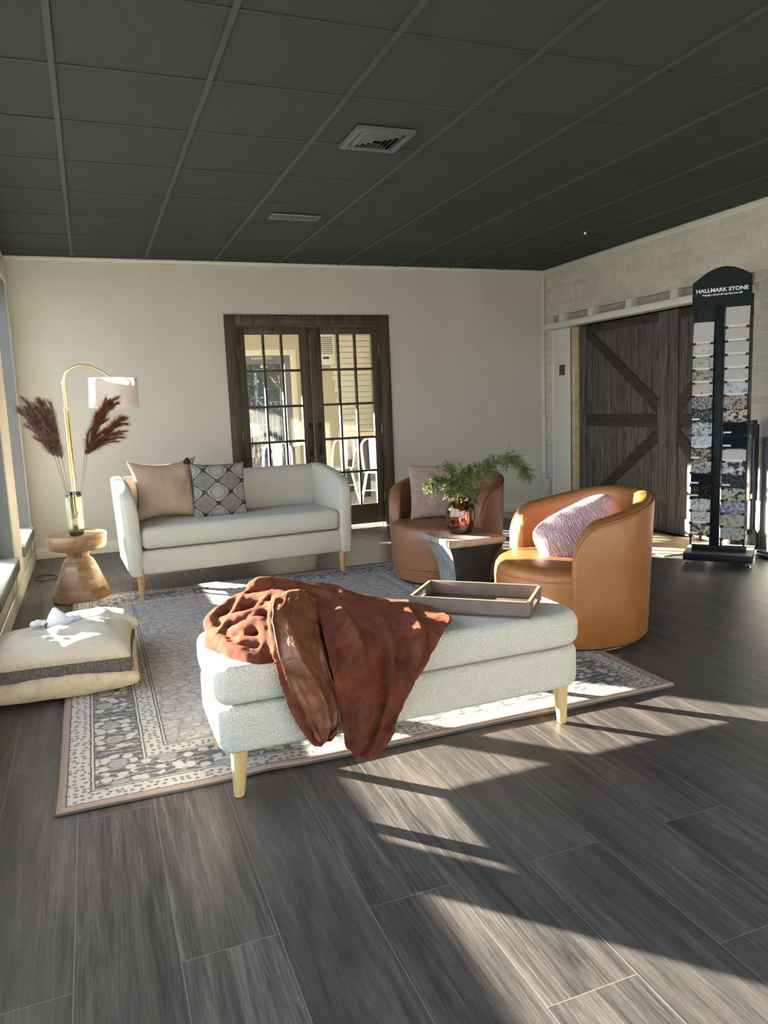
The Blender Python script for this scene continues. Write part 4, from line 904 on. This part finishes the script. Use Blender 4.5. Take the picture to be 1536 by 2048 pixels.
ROLLS = [([(0.40, 2.44, .485), (.47, 2.55, .535), (.55, 2.66, .575), (.62, 2.76, .59)], .024), ([(0.44, 2.80, .55), (.52, 2.70, .575), (.60, 2.62, .590), (.66, 2.52, .56)], .024),
 ([(0.34, 2.56, .490), (.42, 2.66, .530), (.50, 2.78, .575), (.60, 2.84, .56)], .022), ([(0.66, 2.82, .57), (.74, 2.70, .565), (.80, 2.55, .535), (.80, 2.42, .505), (.775, 2.30, .43), (.77, 2.26, .30)], .026),
 ([(0.92, 2.78, .50), (.98, 2.62, .500), (.985, 2.44, .490), (.95, 2.31, .44), (.915, 2.27, .34), (.875, 2.265, .22)], .020),
 ([(0.516, 2.85, 0.54), (0.524, 2.8, 0.59), (0.559, 2.78, 0.60), (0.644, 2.78, 0.58), (0.741, 2.78, 0.555), (0.811, 2.76, 0.535), (0.799, 2.7, 0.52)], .036),
 ([(0.522, 2.8, 0.575), (0.433, 2.76, 0.55), (0.365, 2.72, 0.52), (0.345, 2.68, 0.50), (0.352, 2.6, 0.49)], .030),
 ([(0.350, 2.65, 0.495), (0.362, 2.5, 0.475), (0.395, 2.42, 0.470), (0.445, 2.36, 0.462), (0.492, 2.35, 0.460)], .030),
 ([(0.363, 2.7, 0.505), (0.42, 2.62, 0.525), (0.503, 2.58, 0.55), (0.59, 2.6, 0.57)], .028),
 ([(0.375, 2.6, 0.48), (0.419, 2.52, 0.52), (0.477, 2.46, 0.545), (0.487, 2.4, 0.515), (0.453, 2.36, 0.475)], .026),
 ([(0.604, 2.7, 0.565), (0.667, 2.65, 0.568), (0.703, 2.58, 0.545), (0.699, 2.48, 0.51), (0.684, 2.38, 0.46), (.69, 2.30, .38)], .026),
 ([(0.375, 2.52, 0.475), (0.422, 2.46, 0.492), (0.486, 2.4, 0.505)], .022),
 ([(0.400, 2.75, 0.525), (0.458, 2.72, 0.548), (0.571, 2.72, 0.575), (0.693, 2.75, 0.562)], .024),
 ([(0.871, 2.75, 0.505), (0.899, 2.6, 0.492), (0.874, 2.42, 0.46), (0.853, 2.30, 0.39), (0.855, 2.28, 0.29), (.84, 2.275, .2)], .018),
 ([(0.78, 2.75, 0.54), (0.79, 2.6, 0.53), (0.765, 2.42, 0.49), (0.745, 2.29, 0.40), (0.742, 2.265, 0.28), (.74, 2.26, .2)], .020),
 ([(1.0, 2.75, 0.475), (1.07, 2.6, 0.478), (1.10, 2.47, 0.475), (1.085, 2.37, 0.463)], .014),
 ([(0.53, 2.62, .57), (.54, 2.5, .565), (.505, 2.40, .53), (.49, 2.32, .485)], .022)]
for P_, r_ in ROLLS:
    C_ = cr([Vector(p) for p in P_], 6); L_ = len(C_); tube(bm, C_, [r_*(.62+.38*sin(pi*i/(L_-1)))*(1+.12*nz(i*.7, r_*90)) for i in range(L_)], 12)
def mound(u, v):
    a_ = 2*pi*u; r = sin(pi*.5*v); x = .60+.30*r*cos(a_); y = 2.59+.25*r*sin(a_); z = .462+.050*cos(pi*.5*v)*(1+.3*nz(x*9, y*9))
    return (x, y, z)
t_ = B(); sheet(t_, mound, 40, 14, True)
bmesh.ops.recalc_face_normals(t_, faces=t_.faces); bmesh.ops.solidify(t_, geom=list(t_.faces), thickness=.012); merge(bm, t_)
throw = obj('throw_blanket', bm, M_fur, None, 80); tag(throw, 'rust plush throw heaped on the bench and hanging down its front', 'blanket')
r_ = throw.modifiers.new('r', 'REMESH'); r_.mode = 'VOXEL'; r_.voxel_size = .0065; r_.use_smooth_shade = True
s = throw.modifiers.new('sm', 'SMOOTH'); s.iterations = 4; s.factor = .5
tex = bpy.data.textures.new('folds', 'CLOUDS'); tex.noise_scale = .085; tex.noise_depth = 2
d_ = throw.modifiers.new('d', 'DISPLACE'); d_.texture = tex; d_.strength = .015; d_.mid_level = .5
SLs = [[(p[0]+.012, p[1], p[2]) for p in r[:3]]+[(r[3][0]-.004, r[3][1]-.004, r[3][2])] for r in SL]
bm = grid(SLs, 14, 10, .026, .014, 4, 0); so3 = obj('satin_lining', bm, M_satin, throw, 80); dd3 = so3.modifiers.new('d', 'DISPLACE'); tx3 = bpy.data.textures.new('wrinkle', 'CLOUDS'); tx3.noise_scale = .05; tx3.noise_depth = 3; dd3.texture = tx3; dd3.strength = .020; dd3.mid_level = .35; so3.modifiers.new('s', 'SOLIDIFY').thickness = .003

# ------------------------------------------------------------ stone sample rack
RK = thing('sample_rack', 'tall black arched display rack of stone samples by the brick wall', 'display rack', (4.30, 4.285, 0), atan2(-.76, .65))
bm = B(); box(bm, -.236, .225, -.206, .21, .035, .088, .003); obj('base', bm, M_black, RK)
bm = B(); box(bm, -.234, .223, -.204, .208, .0882, .0900); obj('base_top', bm, plain('grey_brown_laminate', (.17, .16, .145), .5), RK)
for (x, y) in ((-.21, -.18), (.20, -.18), (-.21, .18), (.20, .18)):
    bm = B(); lathe(bm, [(.016, 0), (.017, .006), (.008, .012), (.005, .014), (.005, .036)], 16, Matrix.Translation((x, y, 0))); obj('levelling_foot', bm, M_chrome, RK)
bm = B(); box(bm, -.060, -.008, -.085, -.03, .09, 1.86, .003); obj('post', bm, M_black, RK)
bm = B(); box(bm, -.19, .178, -.095, -.055, .09, .132, .002); obj('foot_bar', bm, M_black, RK)
arc = [(-.214, 1.852), (.170, 1.852), (.170, 2.045)]+[(.170-.384*k/20, 2.045-.03*(k/20)+.085*sin(pi*k/20)) for k in range(1, 20)]+[(-.214, 2.015)]
bm = B(); prism(bm, arc, -.095, -.080, 'XZ', .001, 1); sg = obj('header_sign', bm, plain('sign_black', (.007, .012, .014), .6, spec=.2), RK)
def text(body, size, loc, mat, sx=1., shear=0., bold=0., width=None):
    cu = bpy.data.curves.new('lettering', 'FONT'); cu.body = body; cu.size = size; cu.align_x = 'CENTER'; cu.align_y = 'CENTER'; cu.extrude = .0006; cu.shear = shear; cu.offset = bold*1.8
    o = bpy.data.objects.new('t', cu); COL.objects.link(o); dg = bpy.context.evaluated_depsgraph_get(); me = bpy.data.meshes.new_from_object(o.evaluated_get(dg)); bpy.data.objects.remove(o)
    xs = [v.co.x for v in me.vertices]; k = sx if width is None else width/(max(xs)-min(xs))
    me.transform(Matrix.Diagonal((k, 1, 1, 1))); me.materials.clear(); me.materials.append(mat); q = newobj('lettering', me, sg, loc, (R(90), 0, 0)); return q
M_white = plain('sign_white', (.80, .80, .78), .5)
text('HALLMARK STONE', .036, (-.022, -.0955, 1.958), M_white, width=.335, bold=.0006)
text("Bringing nature's beauty into your life", .017, (-.022, -.0955, 1.929), M_white, shear=.45, width=.262, bold=.0003)
for x0, x1, zt_ in ((-.206, -.062, 1.852), (.002, .166, 1.852)):
    bm = B()
    for xx in (x0, x1-.012): box(bm, xx, xx+.012, -.072, -.05, .13, zt_)
    box(bm, x0, x1, -.050, -.046, .30, zt_)
    obj('side_rails', bm, M_black, RK)
def stonemat(name, base, dark, amt, sc=70, vein=0, rough=.25):
    a = N(name, base, rough); v = a.co('Object'); oi = a.n('ShaderNodeObjectInfo').outputs['Random']
    vv = a.n('ShaderNodeVectorMath', {'operation': 'ADD'}, i0=v, i1=a.n('ShaderNodeCombineXYZ', None, X=a.math('MULTIPLY', oi, 9.), Y=oi, Z=oi).outputs[0]).outputs[0]
    n1 = a.noise(vv, sc, 3, .6); c = base
    if amt: c = a.mix(a.ramp(n1, [(.62-amt*.25, 0.), (.68-amt*.2, 1.)]), base, dark)
    if vein:
        n2 = a.noise(vv, 12, 4, .6, 1.5); c = a.mix(a.ramp(a.math('ABSOLUTE', a.math('SUBTRACT', n2, .5)), [(.0, vein), (.035, 0.)]), c, dark)
    a.set('Base Color', c); return a.m
Sd = {  # key: (material, words)
 'plain': (stonemat('plain_white_quartz', (.50, .49, .47), (.3, .3, .3), 0), 'plain pale grey'), 'beige': (stonemat('plain_beige_quartz', (.50, .47, .42), (.3, .3, .3), 0), 'plain off-white beige'),
 'crack': (stonemat('cracked_white', (.56, .54, .49), (.12, .11, .10), 0, 70, .6), 'white thinly cracked'), 'green': (stonemat('pale_green_granite', (.42, .43, .37), (.22, .23, .18), .35, 25, .3), 'pale greenish'),
 'brownvein': (stonemat('brown_veined', (.38, .35, .31), (.15, .12, .10), .5, 35, .3), 'grey-brown veined'), 'spot': (stonemat('beige_spotted', (.48, .45, .38), (.08, .07, .06), .1, 22, .15), 'cream with one dark spot'),
 'grey': (stonemat('grey_speckle', (.36, .37, .36), (.09, .10, .10), .75, 80), 'grey speckled'), 'dark': (stonemat('dark_speckle', (.26, .28, .28), (.03, .035, .035), .95, 70), 'dark grey speckled'),
 'blue': (stonemat('blue_white_speckle', (.50, .53, .55), (.10, .12, .14), .55, 75), 'blue-white speckled'), 'ice': (stonemat('ice_grey', (.50, .53, .56), (.25, .28, .32), .4, 30, .3), 'pale icy grey'),
 'tan': (stonemat('tan_black', (.42, .34, .24), (.05, .04, .035), .75, 60), 'tan and black speckled'), 'cream': (stonemat('cream_speckle', (.44, .43, .38), (.10, .10, .10), .6, 60), 'cream and grey speckled'),
 'black': (stonemat('polished_black', (.008, .011, .018), (.02, .02, .02), 0, 40, 0, .12), 'polished black'), 'blackv': (stonemat('black_gold_vein', (.010, .010, .009), (.16, .12, .06), 0, 40, .5, .12), 'black gold-veined'),
 'white': (stonemat('white_grey_speckle', (.50, .52, .50), (.16, .17, .17), .45, 70), 'greyish white flecked'), 'vein': (stonemat('bold_vein_white', (.52, .53, .50), (.05, .05, .05), .08, 25, .9), 'white with a dark branching vein'),
 'bold': (stonemat('bold_tan_black_white', (.50, .44, .35), (.04, .03, .025), .75, 38), 'boldly mottled tan, black and white'), 'marble': (stonemat('pale_marble', (.47, .48, .47), (.30, .31, .31), 0, 20, .5), 'pale marbled'),
 'pink': (stonemat('pink_grey', (.38, .32, .31), (.09, .07, .07), .6, 50, .2), 'pinkish grey mottled'), 'zebra': (stonemat('white_black_streak', (.58, .59, .60), (.04, .045, .05), .6, 28, .9), 'white with heavy black streaks'),
 'char': (stonemat('charcoal_mottle', (.030, .034, .042), (.09, .10, .11), .4, 60, 0, .15), 'charcoal mottled'), 'olive': (stonemat('olive_black_spots', (.40, .40, .33), (.03, .03, .03), .45, 45), 'olive grey black-spotted'),
 'lilac': (stonemat('lilac_white_flecks', (.40, .41, .50), (.10, .11, .18), .6, 55), 'lilac grey flecked'), 'sand': (stonemat('sand_granite', (.40, .37, .30), (.24, .21, .16), .35, 40, .3), 'sandy beige'), 'sage': (stonemat('sage_granite', (.38, .40, .36), (.14, .15, .13), .4, 55, .4), 'sage grey')}
LC = ['plain', 'crack', 'green', 'brownvein', 'spot', 'grey', 'dark', 'blue', 'ice', 'tan', 'cream', 'black', 'blackv', 'white', 'vein', 'bold']
RC = ['plain', 'beige', 'marble', 'plain', 'marble', 'ice', 'pink', 'bold', 'black', 'black', 'plain', 'zebra', 'char', 'olive', 'lilac', 'sand', 'sage']
ORD = ['topmost', 'second from top', 'third from top', 'fourth from top', 'fifth from top', 'sixth from top', 'seventh from top', 'eighth from top', 'ninth from top', 'tenth from top', 'eleventh from top', 'twelfth from top', 'thirteenth from top', 'fourth from bottom', 'third from bottom', 'second from bottom', 'lowest']
M_sticker = plain('white_sticker', (.70, .70, .72), .5); M_edge = plain('painted_lit_edge', (.68, .66, .60), .3)
RM = RK.matrix_basis.copy()
RMx = Matrix.Translation((4.30, 4.285, 0)) @ Matrix.Rotation(atan2(-.76, .65), 4, 'Z')
def sample(col, i, n, z, x0, x1, key, h):
    m, words = Sd[key]; side_ = 'left' if col == 0 else 'right'; side_w = side_+' column'
    pos = ORD[i] if i < n-4 else ['fourth from bottom', 'third from bottom', 'second from bottom', 'lowest'][i-(n-4)]
    M_ = RMx @ Matrix.Translation(((x0+x1)/2, -.112, z)) @ Matrix.Rotation(R(-17), 4, 'X')
    w2 = (x1-x0)/2-.001; bm = B(); box(bm, -w2, w2, -.006, .006, 0, h, .0015, 1)
    o = obj('stone_sample', bm, m); o.matrix_world = M_; tag(o, '%s stone sample, %s in the rack\'s %s' % (words, pos, side_w), 'stone sample', 'stone samples on the black rack')
    if key in ('plain', 'beige', 'crack', 'marble', 'green', 'spot', 'vein', 'ice', 'brownvein'):
        bm = B(); box(bm, -w2+.001, w2-.001, -.0075, -.0055, 0, .016); obj('lit_edge_strip', bm, M_edge, o)  # pale strip paints the light caught on the slab's lower edge
    if key in ('black', 'blackv', 'char', 'dark', 'tan', 'bold') and not (col == 1 and i == 7):
        bm = B(); box(bm, -w2+.003, -w2+.055, -.0075, -.0058, .016, .028); obj('blank_sticker', bm, M_sticker, o)
    cb = B()
    for xx in (x0-.004, x1-.02): box(cb, xx, xx+.024, -.128, -.060, z-.006, z+.010)
    box(cb, x0-.004, x1+.004, -.070, -.062, z-.004, z+.004); obj('bracket', cb, M_black, RK)
for i, k in enumerate(LC): sample(0, i, 16, 1.592-.0925*i, -.204, -.066, k, .112 if i else .16)
for i, k in enumerate(RC): sample(1, i, 17, 1.692-.0942*i, .006, .162, k, .112 if i else .15)

# vacuum, panel, adapter
t = thing('stick_vacuum', 'black stick vacuum standing against the brick wall right of the rack', 'vacuum cleaner', (4.655, 4.34, 0))
bm = B(); prism(bm, rrect(-.034, .034, -.030, .030, .018), .42, 1.0, 'XY', .006, 3); obj('body_tube', bm, plain('blue_black_plastic', (.02, .027, .036), .35), t)
bm = B(); prism(bm, rrect(-.026, .026, -.026, .026, .018), .06, .43, 'XY', .006, 3); lathe(bm, [(.05, .05), (.055, .08), (.05, .16), (.03, .2)], 24); obj('lower_tube', bm, M_blackpl, t)
bm = B(); box(bm, -.05, -.028, -.036, .0, .90, .985, .006); obj('handle_latch', bm, M_blackpl, t)
bm = B(); box(bm, -.018, .018, -.018, .018, .99, 1.03, .004); obj('top_cap', bm, M_blackpl, t)
bm = B(); box(bm, -.0355, -.030, -.032, -.006, .44, .475); obj('orange_tag', bm, plain('amber_sticker', (.55, .36, .12), .5), t)
bm = B(); box(bm, -.04, .028, -.34, .03, .002, .055, .012); obj('floor_head', bm, M_blackpl, t)
bm = B(); box(bm, 3.07, 3.9, .002, .022, .0, .90, .003); wp(bm); o = obj('grey_panel', bm, plain('grey_panel_paint', (.13, .14, .15), .6)); tag(o, 'grey panel leaning on the brick wall at the right edge of view', 'panel')
t = thing('power_adapter', 'white adapter box on the floor seen under the sample rack', 'adapter', (4.50, 4.56, .006))
bm = B(); box(bm, -.035, .035, -.02, .02, 0, .075, .004); obj('body', bm, plain('white_plastic', (.7, .68, .62), .4), t)
bm = B(); tube(bm, cr([(-.03, 0, .01), (-.10, -.03, .005), (-.14, .05, .005), (-.06, .10, .005), (.06, .05, .005), (.14, -.12, .006)], 8), .004, 8); obj('cord', bm, M_blackpl, t)

# ------------------------------------------------------------ the next room
Y2 = 12.9
bm = B(); box(bm, XL-.3, 5.1, D+.12, Y2+.15, -.12, 0); struct('floor_back_room', bm, plain('pale_vinyl', (.33, .32, .29), .5))
bm = B(); box(bm, XL-.3, 5.2, D+.12, Y2+.15, 3.3, 3.4); struct('ceiling_back_room', bm, M_wall)
M_yel = wallpaint('warm_cream_paint', (.44, .38, .26))
bm = B(); ex0, ex1 = 1.2, 3.30
box(bm, XL-.2, ex0, Y2, Y2+.14, 0, 3.3); box(bm, ex1, 4.9, Y2, Y2+.14, 0, 3.3); box(bm, ex0, ex1, Y2, Y2+.14, 2.14, 3.3)
struct('wall_far', bm, M_yel)
bm = B(); box(bm, ex1, ex1+.10, Y2-.02, Y2, 0, 2.24, .004); box(bm, ex0, ex1-.0005, Y2-.02, Y2, 2.14, 2.24, .004); struct('trim_9', bm, plain('cream_trim', (.66, .60, .46), .5))
bm = B(); box(bm, ex1-.10, ex1, Y2, Y2+.06, 0, 2.14); box(bm, ex0+.0505, ex1-.1005, Y2, Y2+.06, 2.0, 2.14); box(bm, ex0, ex0+.05, Y2, Y2+.06, 0, 2.14)
ed = struct('window_8', bm, M_trimgrey); bm = B(); box(bm, ex0, ex1-.08, Y2+.03, Y2+.036, 0, 2.05); obj('pane', bm, seethrough('view_dimming_glass', (.42, .45, .46), .03), ed)  # pane tint added to dim the overly bright view outdoors
bm = B(); box(bm, 2.62, 2.98, Y2-.05, Y2+.01, 2.07, 2.13, .01); obj('door_closer', bm, plain('closer_grey', (.25, .24, .21), .4), ed)
OP2 = [(7.7, 9.0), (9.1, 10.4), (10.5, 11.8), (11.9, 12.8)]
bm = B(); ys = [D+.12]+[q for o_ in OP2 for q in o_]+[Y2+.14]
for i in range(0, len(ys), 2): box(bm, XL-.14, XL, ys[i], ys[i+1], 0, 3.3)
for (y0, y1) in OP2: box(bm, XL-.14, XL, y0, y1, 0, .4); box(bm, XL-.14, XL, y0, y1, 2.06, 3.3)
struct('wall_left_back_room', bm, M_yel)
bm = B(); box(bm, -6, -.13, -.2, 0, 0, 3.3); projuv(bm); bm.transform(WM); struct('wall_right_back_room', bm, brickmat('warm_painted_brick', (.42, .36, .25), (.36, .30, .20), (.48, .43, .32)))
# stepped brick edge on the far wall
bm = B()
for k in range(30):
    z = .12+.098*k; xx = 3.98+.030*k*0+.62*(1-(z/2.9))*.0+max(-.35, .30-.145*z*1.0)+(.03 if k % 2 else 0)
    box(bm, xx, 4.75, Y2-.05, Y2-.003, z, z+.092, .004)
struct('trim_10', bm, plain('stepped_painted_brick', (.62, .58, .46), .7))
portal(-.74, 10.2, 1.25, 5.2, 1.7, (R(90), 0, R(-90)))
portal(2.25, Y2+.16, 1.05, 2.1, 2.1, (R(90), 0, 0))
# air conditioner
t = thing('window_air_conditioner', 'white air conditioner high on the far wall seen through the French doors', 'air conditioner', (3.86, Y2-.25, 1.95))
bm = B(); box(bm, -.17, .17, -.02, .24, 0, .52, .008); obj('case', bm, plain('ac_white', (.60, .57, .48), .5), t)
bm = B()
for k in range(9): box(bm, -.13, .13, -.026, -.018, .19+.033*k, .205+.033*k)
obj('grille', bm, plain('ac_grille', (.10, .10, .09), .5), t)
bm = B(); box(bm, -.05, .06, -.026, -.018, .10, .14); obj('control_panel', bm, M_blackpl, t)
bm = B(); box(bm, -.17, .17, -.0, .24, .52, .70); obj('filler_panel', bm, plain('filler_grey', (.2, .2, .18), .6), t)
# white metal chairs
M_wm = plain('white_metal_paint', (.66, .65, .60), .4)
def mchair(x, y, rz, label):
    t = thing('metal_chair', label, 'chair', (x, y, 0), R(rz), 'white metal chairs in the next room')
    bm = B(); prism(bm, rrect(-.19, .19, -.19, .19, .04), .44, .462, 'XY', .006, 2); obj('seat', bm, M_wm, t)
    for sx_ in (-1, 1):
        for sy_2 in (-1, 1): bm = B(); tube(bm, [(sx_*.15, sy_2*.15, .45), (sx_*.215, sy_2*.22, 0)], .016, 10); obj('leg', bm, M_wm, t)
    bm = B(); tube(bm, cr([(-.17, .17, .45), (-.175, .20, .62), (-.15, .225, .80), (0, .235, .86), (.15, .225, .80), (.175, .20, .62), (.17, .17, .45)], 8), .014, 10); obj('back_frame', bm, M_wm, t)
    bm = B(); prism(bm, [(-.05, .45), (.05, .45), (.065, .85), (-.065, .85)], .205, .215, 'XZ'); obj('back_splat', bm, M_wm, t)
    bm = B(); tube(bm, [(-.19, -.19, .22), (.19, .19, .22)], .007, 8); tube(bm, [(.19, -.19, .22), (-.19, .19, .22)], .007, 8); obj('cross_brace', bm, M_wm, t)
mchair(3.28, 8.55, 15, 'white metal chair seen through the lowest right panes of the door')
mchair(2.33, 9.2, 70, 'white metal chair seen through the left door beside the handles')
mchair(1.95, 8.7, -30, 'white metal chair seen through the left door nearest the sofa')
mchair(2.95, 9.5, 200, 'white metal chair behind the others in front of the high table')
t = thing('high_table', 'wood-topped table on black legs seen through the right-hand French door', 'table', (4.0, 10.2, 0))
bm = B(); box(bm, -.62, .62, -.45, .45, .80, .89, .006); obj('tabletop', bm, wood('butcher_top', (.36, .24, .12), (.52, .38, .22), ax='x'), t)
for sx_ in (-1, 1):
    for sy_2 in (-1, 1): bm = B(); box(bm, sx_*.50-.05, sx_*.50+.05, sy_2*.36-.05, sy_2*.36+.05, 0, .80, .004); obj('leg', bm, M_blackpl, t)
bm = B(); box(bm, -.55, .55, -.40, .40, .68, .80); obj('apron', bm, M_blackpl, t)

# ------------------------------------------------------------ outdoors
a = N('outdoor_ground', rough=.9); a.set('Base Color', a.ramp(a.noise(a.co('Object'), .6, 5), [(.4, (.13, .125, .11)), (.6, (.19, .185, .17))]))
bm = B(); box(bm, -60, 60, -40, 80, -.35, -.16); struct('ground', bm, a.m)
M_fence = plain('silver_fence_wood', (.15, .155, .16), .8)
t = thing('picket_fence', 'pale picket fence outside the far glass door', 'fence', (5.5, 22, -.16))
bm = B()
for k in range(70): box(bm, -5+.145*k, -5+.145*k+.09, -.012, .012, 0, 1.6, 0)
obj('pickets', bm, M_fence, t); t.children[0]['kind'] = 'stuff'
bm = B(); box(bm, -5, 5.2, .012, .05, .35, .45); box(bm, -5, 5.2, .012, .05, 1.2, 1.3); obj('rails', bm, M_fence, t)
t = thing('neighbour_house', 'blue-grey house with white trimmed windows beyond the fence', 'house', (8, 33, -.16))
bm = B(); box(bm, -7, 8, 0, 8, 0, 5.2); obj('walls', bm, plain('blue_siding', (.07, .09, .11), .8), t)
bm = B(); prism(bm, [(-.6, 5.1), (8.6, 5.1), (4, 8.0)], -7.5, 8.5, 'YZ'); obj('roof', bm, plain('grey_shingle', (.10, .10, .11), .9), t)
for x in (-3.4, -.6, 2.2, 5.0):
    bm = B(); box(bm, x-.6, x+.6, -.06, 0, 1.6, 3.1); wn = obj('window_frame', bm, M_white, t); bm = B(); box(bm, x-.48, x+.48, -.07, -.05, 1.72, 2.98); obj('pane', bm, plain('dark_pane', (.08, .10, .12), .1), wn)
t = thing('garden_tree', 'thin yellow-green tree outside the far glass door', 'tree', (4.6, 19, -.16))
bm = B(); tube(bm, cr([(0, 0, 0), (.1, 0, 1.2), (0, .1, 2.4), (.2, 0, 3.8)], 5), .05, 8)
rng = random.Random(4); fb = B()
for k in range(26):
    z0 = rng.uniform(.9, 3.6); e = Vector((rng.gauss(0, .8), rng.gauss(0, .6), z0+rng.uniform(.2, 1.0))); tube(bm, [(0, 0, z0), e*.5+Vector((0, 0, z0*.5)), e], .012, 5)
    for _ in range(60):
        p = e+Vector((rng.gauss(0, .32), rng.gauss(0, .3), rng.gauss(0, .28))); d = Vector((rng.gauss(0, 1), rng.gauss(0, 1), rng.gauss(0, 1))).normalized()*.07; s = d.orthogonal().normalized()*.03
        fb.faces.new([fb.verts.new(p-d), fb.verts.new(p+s), fb.verts.new(p+d), fb.verts.new(p-s)])
obj('trunk', bm, M_twig, t); a = N('yellow_green_leaf', (.15, .17, .04), .7); obj('foliage', fb, a.m, t, 80, recalc=False)
